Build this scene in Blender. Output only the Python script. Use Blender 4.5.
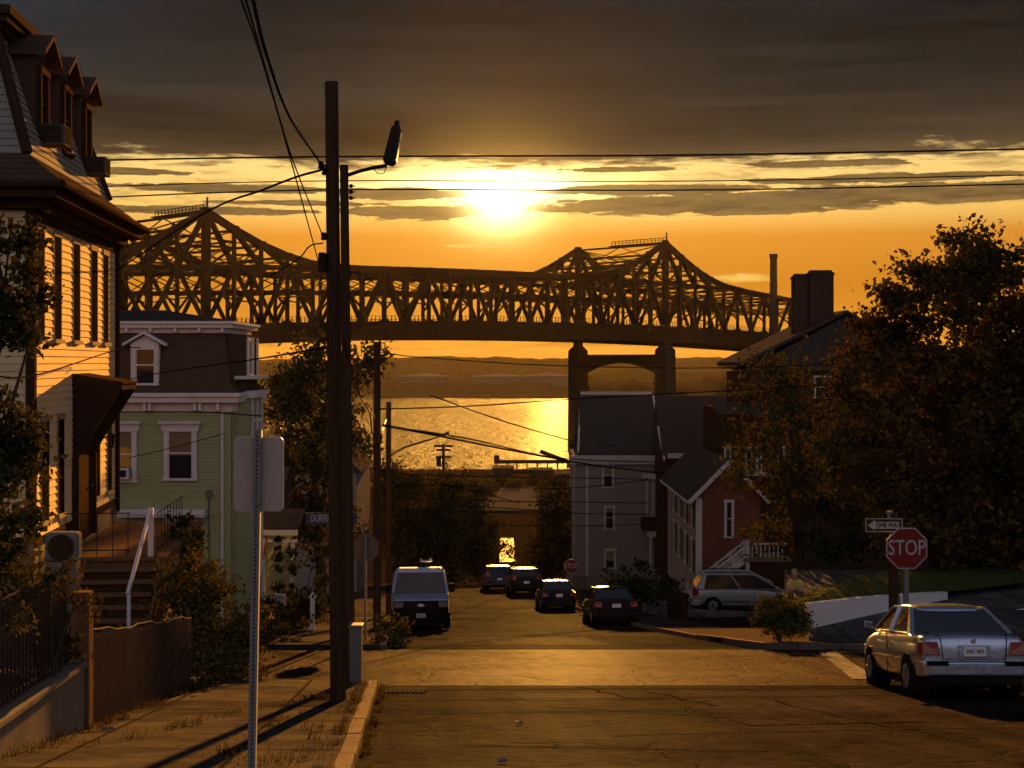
import bpy, bmesh, math, random
import numpy as np
from mathutils import Vector, Matrix
random.seed(7); RNG = np.random.default_rng(7)
for o in list(bpy.data.objects): bpy.data.objects.remove(o)
SC = bpy.context.scene
COL = SC.collection
R = math.radians
EYE = 45.0                      # eye height above the river (z = 0 is the water)
F = 1422.0                      # focal length in pixels of the 1024 wide frame
# ---------------------------------------------------------------- camera
cam = bpy.data.objects.new('camera', bpy.data.cameras.new('camera')); COL.objects.link(cam)
cam.location = (0, 0, EYE); cam.rotation_euler = (R(90), 0, 0)
cam.data.sensor_width = 36; cam.data.lens = 36 * F / 1024
cam.data.shift_y = (362 - 384) / 1024
cam.data.clip_start = 0.1; cam.data.clip_end = 30000
SC.camera = cam
# ---------------------------------------------------------------- exposure
EXPO = 3.0
K = 2.0 ** EXPO
SC.render.engine = 'CYCLES'
SC.view_settings.view_transform = 'Standard'; SC.view_settings.look = 'None'
SC.view_settings.exposure = EXPO; SC.view_settings.gamma = 1; SC.view_settings.use_curve_mapping = False
SC.cycles.use_denoising = True
SC.cycles.max_bounces = 6; SC.cycles.transparent_max_bounces = 12
SC.cycles.volume_bounces = 0
SC.cycles.sample_clamp_indirect = 3.0
try: SC.cycles.volume_step_rate = 4.0
except Exception: pass
# ---------------------------------------------------------------- sun
SUN_EL = math.atan((362 - 200) / F); SUN_AZ = 0.03    # azimuth from +y towards +x
sd = bpy.data.lights.new('sun', 'SUN'); sun = bpy.data.objects.new('sun', sd); COL.objects.link(sun)
sd.energy = 5.0; sd.angle = R(0.6); sd.color = (1.0, 0.45, 0.075)
sdir = Vector((math.sin(SUN_AZ) * math.cos(SUN_EL), math.cos(SUN_AZ) * math.cos(SUN_EL), math.sin(SUN_EL)))
sun.rotation_euler = (-sdir).to_track_quat('-Z', 'Y').to_euler()
# ---------------------------------------------------------------- node helper
class NB:
    def __init__(s, tree): s.t = tree
    def new(s, typ, **kw):
        n = s.t.nodes.new(typ)
        for k, v in kw.items(): setattr(n, k, v)
        return n
    def put(s, sock, v):
        if hasattr(v, 'is_output'): s.t.links.new(v, sock)
        else: sock.default_value = v
    def m(s, op, a, b=None, c=None, clamp=False):
        n = s.new('ShaderNodeMath', operation=op); n.use_clamp = clamp
        s.put(n.inputs[0], a)
        if b is not None: s.put(n.inputs[1], b)
        if c is not None: s.put(n.inputs[2], c)
        return n.outputs[0]
    def add(s, a, b): return s.m('ADD', a, b)
    def sub(s, a, b): return s.m('SUBTRACT', a, b)
    def mul(s, a, b): return s.m('MULTIPLY', a, b)
    def step(s, lo, hi, x):
        n = s.new('ShaderNodeMapRange', interpolation_type='SMOOTHSTEP')
        s.put(n.inputs[0], x); n.inputs[1].default_value = lo; n.inputs[2].default_value = hi
        return n.outputs[0]
    def mix(s, f, a, b, blend='MIX'):
        n = s.new('ShaderNodeMix', data_type='RGBA', blend_type=blend)
        s.put(n.inputs[0], f)
        for i, v in ((6, a), (7, b)):
            if isinstance(v, tuple) and len(v) == 3: v = v + (1,)
            s.put(n.inputs[i], v)
        return n.outputs[2]
    def scale(s, col, f):
        n = s.new('ShaderNodeVectorMath', operation='SCALE'); s.put(n.inputs[0], col[:3] if isinstance(col, tuple) else col); s.put(n.inputs[3], f)
        return n.outputs[0]
    def vadd(s, a, b):
        n = s.new('ShaderNodeVectorMath', operation='ADD'); s.put(n.inputs[0], a); s.put(n.inputs[1], b)
        return n.outputs[0]
    def vec(s, x, y, z):
        n = s.new('ShaderNodeCombineXYZ'); s.put(n.inputs[0], x); s.put(n.inputs[1], y); s.put(n.inputs[2], z)
        return n.outputs[0]
    def noise(s, vec, scale, detail=4, rough=0.55, dist=0.0):
        n = s.new('ShaderNodeTexNoise'); s.put(n.inputs['Vector'], vec)
        n.inputs['Scale'].default_value = scale; n.inputs['Detail'].default_value = detail
        n.inputs['Roughness'].default_value = rough; n.inputs['Distortion'].default_value = dist
        return n.outputs[0]
    def ramp(s, fac, stops):
        n = s.new('ShaderNodeValToRGB'); s.put(n.inputs[0], fac); e = n.color_ramp.elements
        while len(e) < len(stops): e.new(0.5)
        for el, (p, c) in zip(e, stops): el.position = p; el.color = tuple(c) + (1,)
        return n.outputs[0]
def lin(r, g, b):
    f = lambda c: (c / 255 / 12.92) if c / 255 <= 0.04045 else ((c / 255 + 0.055) / 1.055) ** 2.4
    return (f(r), f(g), f(b))
# ---------------------------------------------------------------- sky: Nishita under a sunset cloud deck, all in true directions
W = bpy.data.worlds.new('World'); SC.world = W; W.use_nodes = True
W.node_tree.nodes.clear(); n = NB(W.node_tree)
tc = n.new('ShaderNodeTexCoord').outputs['Generated']
sx = n.new('ShaderNodeSeparateXYZ'); n.put(sx.inputs[0], tc)
X, Y, Z = sx.outputs
hyp = n.m('SQRT', n.add(n.mul(X, X), n.mul(Y, Y)))
v = n.m('DIVIDE', Z, n.m('MAXIMUM', hyp, 0.001))       # tangent of elevation
u = n.m('ARCTAN2', X, Y)                                # azimuth from +y
SU, SV = (500 - 512) / F, (362 - 200) / F
def pu(px): return (px - 512) / F
def pv(py): return (362 - py) / F
# streaky noises
nA = n.noise(n.vec(n.mul(u, 9), n.mul(v, 70), 0.3), 1.0, 6, 0.6, 0.6)
nB = n.noise(n.vec(n.mul(u, 26), n.mul(v, 190), 3.1), 1.0, 6, 0.62, 0.5)
nC = n.noise(n.vec(n.mul(u, 3), n.mul(v, 26), 7.7), 1.0, 5, 0.55, 0.3)
nD = n.noise(n.vec(n.mul(u, 60), n.mul(v, 260), 1.2), 1.0, 5, 0.6, 0.8)
# clear air behind
vv = n.m('MULTIPLY_ADD', v, 1 / 0.32, 0.06 / 0.32, clamp=True)
pos = lambda x: (x + 0.06) / 0.32
clear = n.ramp(vv, [(pos(-.05), (.10, .045, .012)), (pos(0.0), (.44, .165, .012)), (pos(.02), (.64, .255, .022)), (pos(.055), (.62, .220, .012)),
                    (pos(.088), (.76, .30, .03)), (pos(.105), (1.0, .60, .14)), (pos(.14), (1.1, .74, .24)), (pos(.25), (.30, .32, .33))])
du = n.sub(u, SU); dv = n.sub(v, SV)
d2 = n.add(n.mul(n.mul(du, du), 0.55), n.mul(dv, dv))
gau = lambda w: n.m('EXPONENT', n.mul(d2, -1 / (w * w)))
side = n.m('EXPONENT', n.mul(n.mul(du, du), -1 / (0.42 ** 2)))
col = n.scale(clear, n.m('MULTIPLY_ADD', side, 0.30, 0.74))
low = n.m('MULTIPLY_ADD', n.mul(n.step(.004, .010, v), n.sub(1.0, n.step(.016, .024, v))), n.m('MULTIPLY_ADD', n.step(.42, .62, nB), -0.55, 0.25), 1.0)
col = n.scale(col, low)
# sun's aureole in the clear air
aurh = n.m('EXPONENT', n.mul(n.add(n.mul(n.mul(du, du), 1 / (.072 ** 2)), n.mul(n.mul(n.sub(v, pv(185)), n.sub(v, pv(185))), 1 / (.0095 ** 2))), -1.0))
aur = n.vadd(n.vadd(n.vadd(n.scale((1.0, .74, .30), n.mul(aurh, 3.2)), n.scale((1.0, .80, .34), n.mul(gau(.020), 3.2))), n.scale((1.0, .62, .10), n.mul(gau(.050), 0.24))), n.scale((.9, .38, .03), n.mul(gau(.15), 0.07)))
col = n.vadd(col, aur)
# bright wisps low down
def ell(px, py, a, b, edge=0.55, wob=nB, wamp=1.7):
    eu = n.mul(n.sub(u, pu(px)), F / a); ev = n.mul(n.sub(v, pv(py)), F / b)
    e = n.sub(1.0, n.add(n.mul(eu, eu), n.mul(ev, ev)))
    e = n.add(e, n.add(n.mul(n.sub(wob, 0.5), wamp), n.mul(n.sub(nD, 0.5), wamp * .7)))
    return n.step(0.0, edge, e)
wis = n.m('MAXIMUM', ell(470, 246, 34, 2.6), n.m('MAXIMUM', ell(655, 219, 70, 2.6), ell(735, 279, 42, 6, 1.2)))
col = n.mix(n.mul(wis, .8), col, (.95, .62, .14))
# cloud bars in the bright gap
bars = [(395, 194, 75, 6.5), (412, 213, 85, 8), (655, 191, 125, 6), (720, 206, 190, 11), (900, 200, 230, 11), (880, 184, 150, 5),
        (230, 192, 130, 5), (190, 214, 150, 4.5), (140, 178, 60, 4), (300, 205, 90, 3), (560, 210, 40, 3), (830, 168, 90, 4), (620, 170, 70, 3)]
bm_ = None
for b in bars:
    e = ell(*b, edge=0.32, wamp=2.2)
    bm_ = e if bm_ is None else n.m('MAXIMUM', bm_, e)
bars_c = n.mix(n.step(.3, .7, nB), (.088, .056, .026), (.25, .150, .050))
bars_c = n.vadd(bars_c, n.scale((1.0, .55, .10), n.mul(gau(.07), 0.22)))
fill = n.mul(n.mul(n.step(.45, .62, nB), n.step(.100, .112, v)), n.sub(1, gau(.045)))
col = n.mix(n.mul(fill, .4), col, bars_c)
sunhole = n.sub(1.0, gau(.020))
col = n.mix(n.mul(n.mul(bm_, .96), sunhole), col, bars_c)
# the stratus deck overhead
edge = n.add(v, n.add(n.mul(n.sub(nA, .5), .040), n.add(n.m('MULTIPLY_ADD', n.sub(nD, .5), .012, n.mul(n.sub(nB, .5), .026)), n.mul(n.mul(du, du), -0.0))))
deck = n.step(.134, .146, edge)
v2 = n.m('MULTIPLY_ADD', v, 1 / 0.9, -.13 / 0.9, clamp=True)
deckc = n.ramp(v2, [(0, (.110, .066, .026)), (.03, (.045, .034, .021)), (.07, (.017, .018, .017)), (.125, (.006, .009, .0120)), (.3, (.022, .026, .036)), (1, (.05, .065, .10))])
nE = n.noise(n.vec(n.mul(u, 4), n.mul(v, 95), 2.2), 1.0, 6, .6, .4)
tex = n.m('MAXIMUM', n.m('MULTIPLY_ADD', n.sub(nC, .5), 2.2, n.m('MULTIPLY_ADD', n.sub(nE, .5), 1.3, n.m('MULTIPLY_ADD', n.sub(nB, .5), .7, 1.0))), .25)
deckc = n.scale(deckc, tex)
deckc = n.vadd(deckc, n.scale((.020, .028, .040), n.mul(n.step(-.16, -.42, u), n.step(.16, .27, v))))
deckc = n.vadd(deckc, n.scale((.85, .32, .03), n.mul(n.m('EXPONENT', n.mul(n.add(n.mul(du, du), n.mul(n.mul(dv, dv), .8)), -1 / (.11 ** 2))), .085)))
deckc = n.vadd(deckc, n.scale((1.0, .52, .09), n.mul(gau(.040), .50)))
col = n.mix(deck, col, deckc)
# eastern half of the sky, behind the photographer: pale blue dusk
back = n.step(.35, -.45, Y)
back = n.sub(1.0, n.step(-.45, .30, Y))
bcol = n.ramp(n.m('MULTIPLY_ADD', v, .5, .0, clamp=True), [(0, (.27, .245, .245)), (.12, (.235, .245, .31)), (.45, (.13, .14, .19)), (1, (.05, .055, .085))])
BACK = n.scale(bcol, 1.85)
col = n.mix(back, col, BACK)
below = n.step(-.012, -.045, v)
below = n.sub(1.0, n.step(-.06, -.012, v))
col = n.mix(below, col, (.03, .018, .008))
skyt = n.new('ShaderNodeTexSky'); skyt.sky_type = 'NISHITA'; skyt.sun_disc = False
skyt.sun_elevation = SUN_EL; skyt.sun_rotation = SUN_AZ; skyt.altitude = 40; skyt.dust_density = 3.0
bg1 = n.new('ShaderNodeBackground'); n.put(bg1.inputs[0], col); bg1.inputs[1].default_value = 1.0 / K
bg2 = n.new('ShaderNodeBackground'); n.put(bg2.inputs[0], skyt.outputs[0]); bg2.inputs[1].default_value = 0.00003
ads = n.new('ShaderNodeAddShader'); n.put(ads.inputs[0], bg1.outputs[0]); n.put(ads.inputs[1], bg2.outputs[0])
wo = n.new('ShaderNodeOutputWorld'); n.put(wo.inputs[0], ads.outputs[0])
# ---------------------------------------------------------------- materials
MATS = {}
def mat(name, col, rough=0.7, var=0.25, scale=3.0, bump=0.0, bscale=40.0, metal=0.0, spec=0.0, stretch=(1, 1, 1), trans=0.0, coat=0.0, dirt=None):
    if name in MATS: return MATS[name]
    m = bpy.data.materials.new(name); m.use_nodes = True; t = m.node_tree; n = NB(t)
    p = t.nodes['Principled BSDF']
    tcn = n.new('ShaderNodeTexCoord').outputs['Object']
    mp = n.new('ShaderNodeMapping'); n.put(mp.inputs[0], tcn); mp.inputs['Scale'].default_value = stretch
    vec = mp.outputs[0]
    f = n.noise(vec, scale, 5, 0.6)
    f2 = n.noise(vec, scale * 7.3, 3, 0.6)
    k = n.add(n.mul(n.sub(f, .5), 2.2 * var), n.mul(n.sub(f2, .5), 1.2 * var))
    c = n.scale(tuple(col), n.m('MAXIMUM', n.add(k, 1.0), 0.15))
    if dirt is not None:
        dm = n.step(.52, .72, n.noise(vec, scale * .6, 6, .65))
        c = n.mix(n.mul(dm, dirt[1]), c, tuple(dirt[0]))
    n.put(p.inputs['Base Color'], c)
    n.put(p.inputs['Roughness'], n.m('ADD', rough, n.mul(n.sub(f2, .5), .18), clamp=True))
    p.inputs['Metallic'].default_value = metal
    p.inputs['Specular IOR Level'].default_value = spec
    if coat: p.inputs['Coat Weight'].default_value = coat; p.inputs['Coat Roughness'].default_value = .06
    if bump:
        b = n.new('ShaderNodeBump'); b.inputs['Strength'].default_value = bump; b.inputs['Distance'].default_value = .02
        n.put(b.inputs['Height'], n.noise(vec, bscale, 4, .6)); n.put(p.inputs['Normal'], b.outputs[0])
    MATS[name] = m
    return m
def leafmat(name, c1, c2, tr=0.03):
    if name in MATS: return MATS[name]
    m = bpy.data.materials.new(name); m.use_nodes = True; t = m.node_tree; t.nodes.clear(); n = NB(t)
    tcn = n.new('ShaderNodeTexCoord').outputs['Object']
    g = n.new('ShaderNodeNewGeometry')
    f = n.step(.3, .7, n.noise(tcn, .9, 4, .6))
    c = n.mix(f, tuple(c1), tuple(c2))
    c = n.scale(c, n.m('MULTIPLY_ADD', g.outputs['Random Per Island'], 1.0, n.m('MULTIPLY_ADD', n.noise(tcn, .45, 3, .6), 2.2, -.65)))
    d = n.new('ShaderNodeBsdfPrincipled'); n.put(d.inputs['Base Color'], c); d.inputs['Roughness'].default_value = .6; d.inputs['Specular IOR Level'].default_value = 0.0
    tl = n.new('ShaderNodeBsdfTranslucent'); n.put(tl.inputs[0], n.mix(.5, c, (.20, .12, .01)))
    mx = n.new('ShaderNodeMixShader'); mx.inputs[0].default_value = tr
    n.put(mx.inputs[1], d.outputs[0]); n.put(mx.inputs[2], tl.outputs[0])
    o = n.new('ShaderNodeOutputMaterial'); n.put(o.inputs[0], mx.outputs[0])
    MATS[name] = m
    return m
def glassmat():
    if 'glass' in MATS: return MATS['glass']
    m = mat('glass', (.018, .018, .02), rough=.06, var=.15, scale=1.2, spec=.6)
    return m
def emitmat(name, col, s):
    if name in MATS: return MATS[name]
    m = bpy.data.materials.new(name); m.use_nodes = True; t = m.node_tree
    p = t.nodes['Principled BSDF']; p.inputs['Emission Color'].default_value = tuple(col) + (1,); p.inputs['Emission Strength'].default_value = s
    MATS[name] = m; return m
# ---------------------------------------------------------------- mesh builder
class MB:
    def __init__(s): s.v = []; s.f = []
    def poly(s, pts):
        b = len(s.v); s.v += [tuple(p) for p in pts]; s.f.append(tuple(range(b, b + len(pts))))
    def box(s, x0, x1, y0, y1, z0, z1):
        b = len(s.v)
        s.v += [(x0, y0, z0), (x1, y0, z0), (x1, y1, z0), (x0, y1, z0), (x0, y0, z1), (x1, y0, z1), (x1, y1, z1), (x0, y1, z1)]
        s.f += [tuple(b + i for i in q) for q in ((0, 3, 2, 1), (4, 5, 6, 7), (0, 1, 5, 4), (1, 2, 6, 5), (2, 3, 7, 6), (3, 0, 4, 7))]
        return s
    def prism(s, pts, axis, a0, a1):
        """polygon pts (2-D) extruded along axis 'x','y' or 'z' from a0 to a1"""
        def p3(p, a): return {'x': (a, p[0], p[1]), 'y': (p[0], a, p[1]), 'z': (p[0], p[1], a)}[axis]
        b = len(s.v); k = len(pts)
        s.v += [p3(p, a0) for p in pts] + [p3(p, a1) for p in pts]
        s.f.append(tuple(b + i for i in range(k))[::-1]); s.f.append(tuple(b + k + i for i in range(k)))
        for i in range(k):
            j = (i + 1) % k; s.f.append((b + i, b + j, b + k + j, b + k + i))
        return s
    def beam(s, p, q, w, h=None):
        h = h or w; p = Vector(p); q = Vector(q); d = q - p
        if d.length < 1e-6: return s
        d.normalize(); up = Vector((0, 0, 1)) if abs(d.z) < .95 else Vector((0, 1, 0))
        a = d.cross(up).normalized() * (w / 2); c = a.normalized().cross(d).normalized() * (h / 2)
        b = len(s.v)
        for o in (p, q):
            for e in (-a - c, a - c, a + c, -a + c): s.v.append(tuple(o + e))
        s.f += [tuple(b + i for i in qd) for qd in ((0, 1, 2, 3), (7, 6, 5, 4), (0, 4, 5, 1), (1, 5, 6, 2), (2, 6, 7, 3), (3, 7, 4, 0))]
        return s
    def tube(s, pts, r, n=6, r1=None, caps=True):
        pts = [Vector(p) for p in pts]; N = len(pts); b = len(s.v)
        for i, p in enumerate(pts):
            d = (pts[min(i + 1, N - 1)] - pts[max(i - 1, 0)]).normalized()
            up = Vector((0, 0, 1)) if abs(d.z) < .95 else Vector((0, 1, 0))
            a = d.cross(up).normalized(); c = a.cross(d).normalized()
            rr = r if r1 is None else r + (r1 - r) * i / (N - 1)
            if isinstance(r, (list, tuple)): rr = r[i]
            for k in range(n):
                t = 2 * math.pi * k / n; s.v.append(tuple(p + a * math.cos(t) * rr + c * math.sin(t) * rr))
        for i in range(N - 1):
            for k in range(n):
                k2 = (k + 1) % n; s.f.append((b + i * n + k, b + i * n + k2, b + (i + 1) * n + k2, b + (i + 1) * n + k))
        if caps:
            s.f.append(tuple(b + k for k in range(n))[::-1]); s.f.append(tuple(b + (N - 1) * n + k for k in range(n)))
        return s
    def lathe(s, prof, c, axis='z', n=20):
        """profile [(r, h)] about an axis through c"""
        b = len(s.v)
        for r, h in prof:
            for k in range(n):
                t = 2 * math.pi * k / n; a, e = r * math.cos(t), r * math.sin(t)
                s.v.append({'z': (c[0] + a, c[1] + e, c[2] + h), 'y': (c[0] + a, c[1] + h, c[2] + e), 'x': (c[0] + h, c[1] + a, c[2] + e)}[axis])
        for i in range(len(prof) - 1):
            for k in range(n):
                k2 = (k + 1) % n; s.f.append((b + i * n + k, b + i * n + k2, b + (i + 1) * n + k2, b + (i + 1) * n + k))
        s.f.append(tuple(b + k for k in range(n))[::-1]); s.f.append(tuple(b + (len(prof) - 1) * n + k for k in range(n)))
        return s
    def loft(s, rings, cap=True):
        b = len(s.v); k = len(rings[0])
        for r in rings: s.v += [tuple(p) for p in r]
        for i in range(len(rings) - 1):
            for j in range(k):
                j2 = (j + 1) % k; s.f.append((b + i * k + j, b + i * k + j2, b + (i + 1) * k + j2, b + (i + 1) * k + j))
        if cap:
            s.f.append(tuple(b + j for j in range(k))[::-1]); s.f.append(tuple(b + (len(rings) - 1) * k + j for j in range(k)))
        return s
    def build(s, name, material, parent=None, smooth=False, sub=0, bevel=0.0):
        me = bpy.data.meshes.new(name); me.from_pydata(s.v, [], s.f); me.update()
        bm = bmesh.new(); bm.from_mesh(me); bmesh.ops.recalc_face_normals(bm, faces=bm.faces); bm.to_mesh(me); bm.free()
        if material: me.materials.append(material)
        if smooth: me.polygons.foreach_set('use_smooth', [True] * len(me.polygons))
        o = bpy.data.objects.new(name, me); COL.objects.link(o)
        if parent: o.parent = parent
        if bevel:
            md = o.modifiers.new('bevel', 'BEVEL'); md.width = bevel; md.segments = 2; md.limit_method = 'ANGLE'
        if sub:
            md = o.modifiers.new('sub', 'SUBSURF'); md.levels = sub; md.render_levels = sub
        return o
def tag(o, label, cat, group=None):
    o['label'] = label; o['category'] = cat
    if group: o['group'] = group
    return o
def thing(name, label, cat, loc=(0, 0, 0), rz=0.0, group=None, rx=0.0):
    o = bpy.data.objects.new(name, None); COL.objects.link(o); o.empty_display_size = .3
    o.location = loc; o.rotation_euler = (rx, 0, rz)
    return tag(o, label, cat, group)
def setting(o, kind='structure'): o['kind'] = kind; return o
def kids(o): return [c for c in bpy.data.objects if c.parent == o]
def copy_tree(o, parent=None):
    c = o.copy(); COL.objects.link(c)
    if parent: c.parent = parent
    for ch in kids(o): copy_tree(ch, c)
    return c
def P(px, py, d): return Vector(((px - 512) / F * d, d, EYE + (362 - py) / F * d))
def text_mesh(name, s, size, material, parent, loc, rot, sx=1.0, bold=0.0, depth=.002):
    cu = bpy.data.curves.new('t', 'FONT'); cu.body = s; cu.size = size; cu.align_x = 'CENTER'; cu.align_y = 'CENTER'
    cu.extrude = depth; cu.offset = bold; cu.resolution_u = 3
    to = bpy.data.objects.new('t', cu); COL.objects.link(to)
    dg = bpy.context.evaluated_depsgraph_get(); me = bpy.data.meshes.new_from_object(to.evaluated_get(dg))
    bpy.data.objects.remove(to)
    me.name = name
    if material: me.materials.clear(); me.materials.append(material)
    o = bpy.data.objects.new(name, me); COL.objects.link(o); o.parent = parent
    o.location = loc; o.rotation_euler = rot; o.scale = (sx, 1, 1)
    return o
# ---------------------------------------------------------------- ground profile
DT = [(-40, -4.7), (0, 1.65), (20, 4.87), (24.3, 5.55), (34, 6.88), (48.6, 9.16), (52, 9.65), (68, 11.9), (85, 13.9), (95, 15.1), (150, 24.6), (220, 36.5), (262, 40.6), (420, 42.0), (585, 44.0), (600, 45.6)]
def drop(y):
    for (a, p), (b, q) in zip(DT, DT[1:]):
        if y <= b: return p + (q - p) * (y - a) / (b - a)
    return 45.6
def gz(y): return EYE - drop(y)
def cx(y): return 2.4 - .075 * (y - 20)
def kl(y): return cx(y) - 4.37
def kr(y): return cx(y) + 4.4 + (1.7 if y < 24.4 else 0.0)
def ys_between(a, b, step=3.0):
    s = set([a, b] + [t for t, _ in DT if a < t < b]); k = a
    while k < b: s.add(k); k += step
    return sorted(s)
def strip(name, fl, fr, y0, y1, dz, material, thick=0.0, step=3.0, nx=1):
    """a sheet (or slab) between two x-functions, following the street's fall"""
    m = MB(); ys = ys_between(y0, y1, step)
    for a, b in zip(ys, ys[1:]):
        for i in range(nx):
            def pt(y, t): return (fl(y) + (fr(y) - fl(y)) * t, y, gz(y) + dz)
            m.poly([pt(a, i / nx), pt(a, (i + 1) / nx), pt(b, (i + 1) / nx), pt(b, i / nx)])
        if thick:
            for f in (fl, fr):
                m.poly([(f(a), a, gz(a) + dz), (f(b), b, gz(b) + dz), (f(b), b, gz(b) + dz - thick), (f(a), a, gz(a) + dz - thick)])
    if thick:
        for y in (y0, y1): m.poly([(fl(y), y, gz(y) + dz), (fr(y), y, gz(y) + dz), (fr(y), y, gz(y) + dz - thick), (fl(y), y, gz(y) + dz - thick)])
    return m.build(name, material)
# ================================================================ SETTING
def asphalt(name, base, patch, rough, gloss=.0006):
    m = bpy.data.materials.new(name); m.use_nodes = True; t = m.node_tree; n = NB(t); p = t.nodes['Principled BSDF']
    tcn = n.new('ShaderNodeTexCoord').outputs['Object']
    big = n.noise(tcn, .35, 5, .6, .4); fine = n.noise(tcn, 55, 3, .6); mid = n.noise(tcn, 4.0, 5, .65)
    wob = n.vadd(tcn, n.scale(n.vec(n.noise(tcn, .9, 4), n.noise(n.vadd(tcn, (7, 3, 1)), .9, 4), 0.0), 1.6))
    vo = n.new('ShaderNodeTexVoronoi', feature='DISTANCE_TO_EDGE'); n.put(vo.inputs['Vector'], wob); vo.inputs['Scale'].default_value = .33
    crack = n.sub(1.0, n.step(.004, .016, vo.outputs[0]))
    vo2 = n.new('ShaderNodeTexVoronoi', feature='DISTANCE_TO_EDGE'); n.put(vo2.inputs['Vector'], wob); vo2.inputs['Scale'].default_value = 1.5
    crack2 = n.mul(n.sub(1.0, n.step(.004, .03, vo2.outputs[0])), n.step(.5, .62, mid))
    crack = n.m('MAXIMUM', crack, n.mul(crack2, .7))
    vp = n.new('ShaderNodeTexVoronoi'); n.put(vp.inputs['Vector'], n.vec(*[n.mul(q, sc) for q, sc in zip(_sep(n, tcn), (.22, .30, .2))])); vp.inputs['Scale'].default_value = 1.0
    pt = n.step(.55, .6, _sep(n, vp.outputs['Color'])[0])
    c = n.mix(pt, tuple(base), tuple(patch))
    c = n.scale(c, n.m('MULTIPLY_ADD', n.sub(big, .5), 1.5, n.m('MULTIPLY_ADD', n.sub(fine, .5), 2.6, n.m('MULTIPLY_ADD', n.sub(mid, .5), 1.5, .9))))
    tx, ty, tz = _sep(n, tcn); trk = n.noise(n.vec(n.mul(n.add(tx, n.mul(ty, .075)), 1.9), n.mul(ty, .07), 0.0), 1.0, 4, .6); spot = n.step(.60, .74, n.noise(n.vadd(tcn, (31, 7, 3)), 1.3, 5, .7))
    c = n.scale(c, n.m('MULTIPLY_ADD', n.sub(trk, .5), 2.0, n.m('MULTIPLY_ADD', spot, -.35, 1.0)))
    c = n.mix(n.mul(crack, .45), c, (.010, .009, .008))
    n.put(p.inputs['Base Color'], c)
    n.put(p.inputs['Roughness'], n.m('MULTIPLY_ADD', big, .16, n.m('MULTIPLY_ADD', pt, -.05, rough), clamp=True))
    p.inputs['Specular IOR Level'].default_value = 0.0
    h = n.m('MULTIPLY_ADD', fine, .5, n.m('MULTIPLY_ADD', mid, 1.6, n.m('MULTIPLY_ADD', big, 3.0, n.mul(crack, -.7))))
    b = n.new('ShaderNodeBump'); b.inputs['Strength'].default_value = .85; b.inputs['Distance'].default_value = .03
    n.put(b.inputs['Height'], h); n.put(p.inputs['Normal'], b.outputs[0])
    gl = n.new('ShaderNodeBsdfGlossy'); gl.inputs['Roughness'].default_value = rough; n.put(gl.inputs['Normal'], b.outputs[0]); gl.inputs[0].default_value = (.9, .9, .9, 1)
    mx = n.new('ShaderNodeMixShader'); n.put(mx.inputs[0], n.mul(n.m('MULTIPLY_ADD', n.sub(big, .5), 1.6, n.m('MULTIPLY_ADD', n.sub(mid, .5), 1.2, 1.0), clamp=True), gloss)); n.put(mx.inputs[1], p.outputs[0]); n.put(mx.inputs[2], gl.outputs[0])
    n.put(t.nodes['Material Output'].inputs[0], mx.outputs[0])
    return m
def _sep(n, vec):
    s = n.new('ShaderNodeSeparateXYZ'); n.put(s.inputs[0], vec); return list(s.outputs)
def concrete(name, base, joint=1.5, rough=.8):
    m = bpy.data.materials.new(name); m.use_nodes = True; t = m.node_tree; n = NB(t); p = t.nodes['Principled BSDF']
    tcn = n.new('ShaderNodeTexCoord').outputs['Object']; x, y, z = _sep(n, tcn)
    f = n.noise(tcn, 1.1, 6, .65); g = n.noise(tcn, 28, 3)
    ya = n.m('ABSOLUTE', n.sub(n.m('FRACT', n.mul(n.add(y, n.mul(x, .075)), 1 / joint)), .5)); jy = n.step(.478, .490, ya)
    xa = n.m('ABSOLUTE', n.sub(n.m('FRACT', n.mul(n.add(x, n.mul(y, .075)), 1 / 1.6)), .5)); jx = n.step(.480, .491, xa)
    j = n.m('MAXIMUM', jy, jx)
    cell = n.new('ShaderNodeTexWhiteNoise'); cell.noise_dimensions = '1D'; n.put(cell.inputs['W'], n.m('FLOOR', n.mul(n.add(y, n.mul(x, .075)), 1 / joint)))
    c = n.scale(tuple(base), n.m('MULTIPLY_ADD', n.sub(f, .5), 2.6, n.m('MULTIPLY_ADD', n.sub(g, .5), .9, n.m('MULTIPLY_ADD', n.sub(cell.outputs[0], .5), .6, 1.0))))
    c = n.mix(n.mul(j, .85), c, (.010, .008, .006))
    n.put(p.inputs['Base Color'], c); p.inputs['Roughness'].default_value = rough; p.inputs['Specular IOR Level'].default_value = 0.0
    b = n.new('ShaderNodeBump'); b.inputs['Strength'].default_value = .4; b.inputs['Distance'].default_value = .02
    n.put(b.inputs['Height'], n.m('MULTIPLY_ADD', g, .6, n.m('MULTIPLY_ADD', f, 2.5, n.mul(j, -1.5)))); n.put(p.inputs['Normal'], b.outputs[0])
    return m
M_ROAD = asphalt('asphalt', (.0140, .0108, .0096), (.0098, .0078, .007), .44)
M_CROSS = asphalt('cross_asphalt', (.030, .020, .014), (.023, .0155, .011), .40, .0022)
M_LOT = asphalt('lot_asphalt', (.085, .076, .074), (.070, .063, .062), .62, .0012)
M_WALK = concrete('walk_concrete', (.035, .029, .025))
M_KERB = mat('granite', (.10, .078, .058), rough=.75, var=.35, scale=6, bump=.3, dirt=((.05, .04, .03), .5))
M_GROUND = mat('soil', (.014, .010, .006), rough=.95, var=.5, scale=.8, bump=.5, bscale=6, spec=0.0)
M_LAWN = mat('lawn', (.055, .060, .018), rough=.9, var=.4, scale=2.5, bump=.6, bscale=60, spec=0.0)
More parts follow.
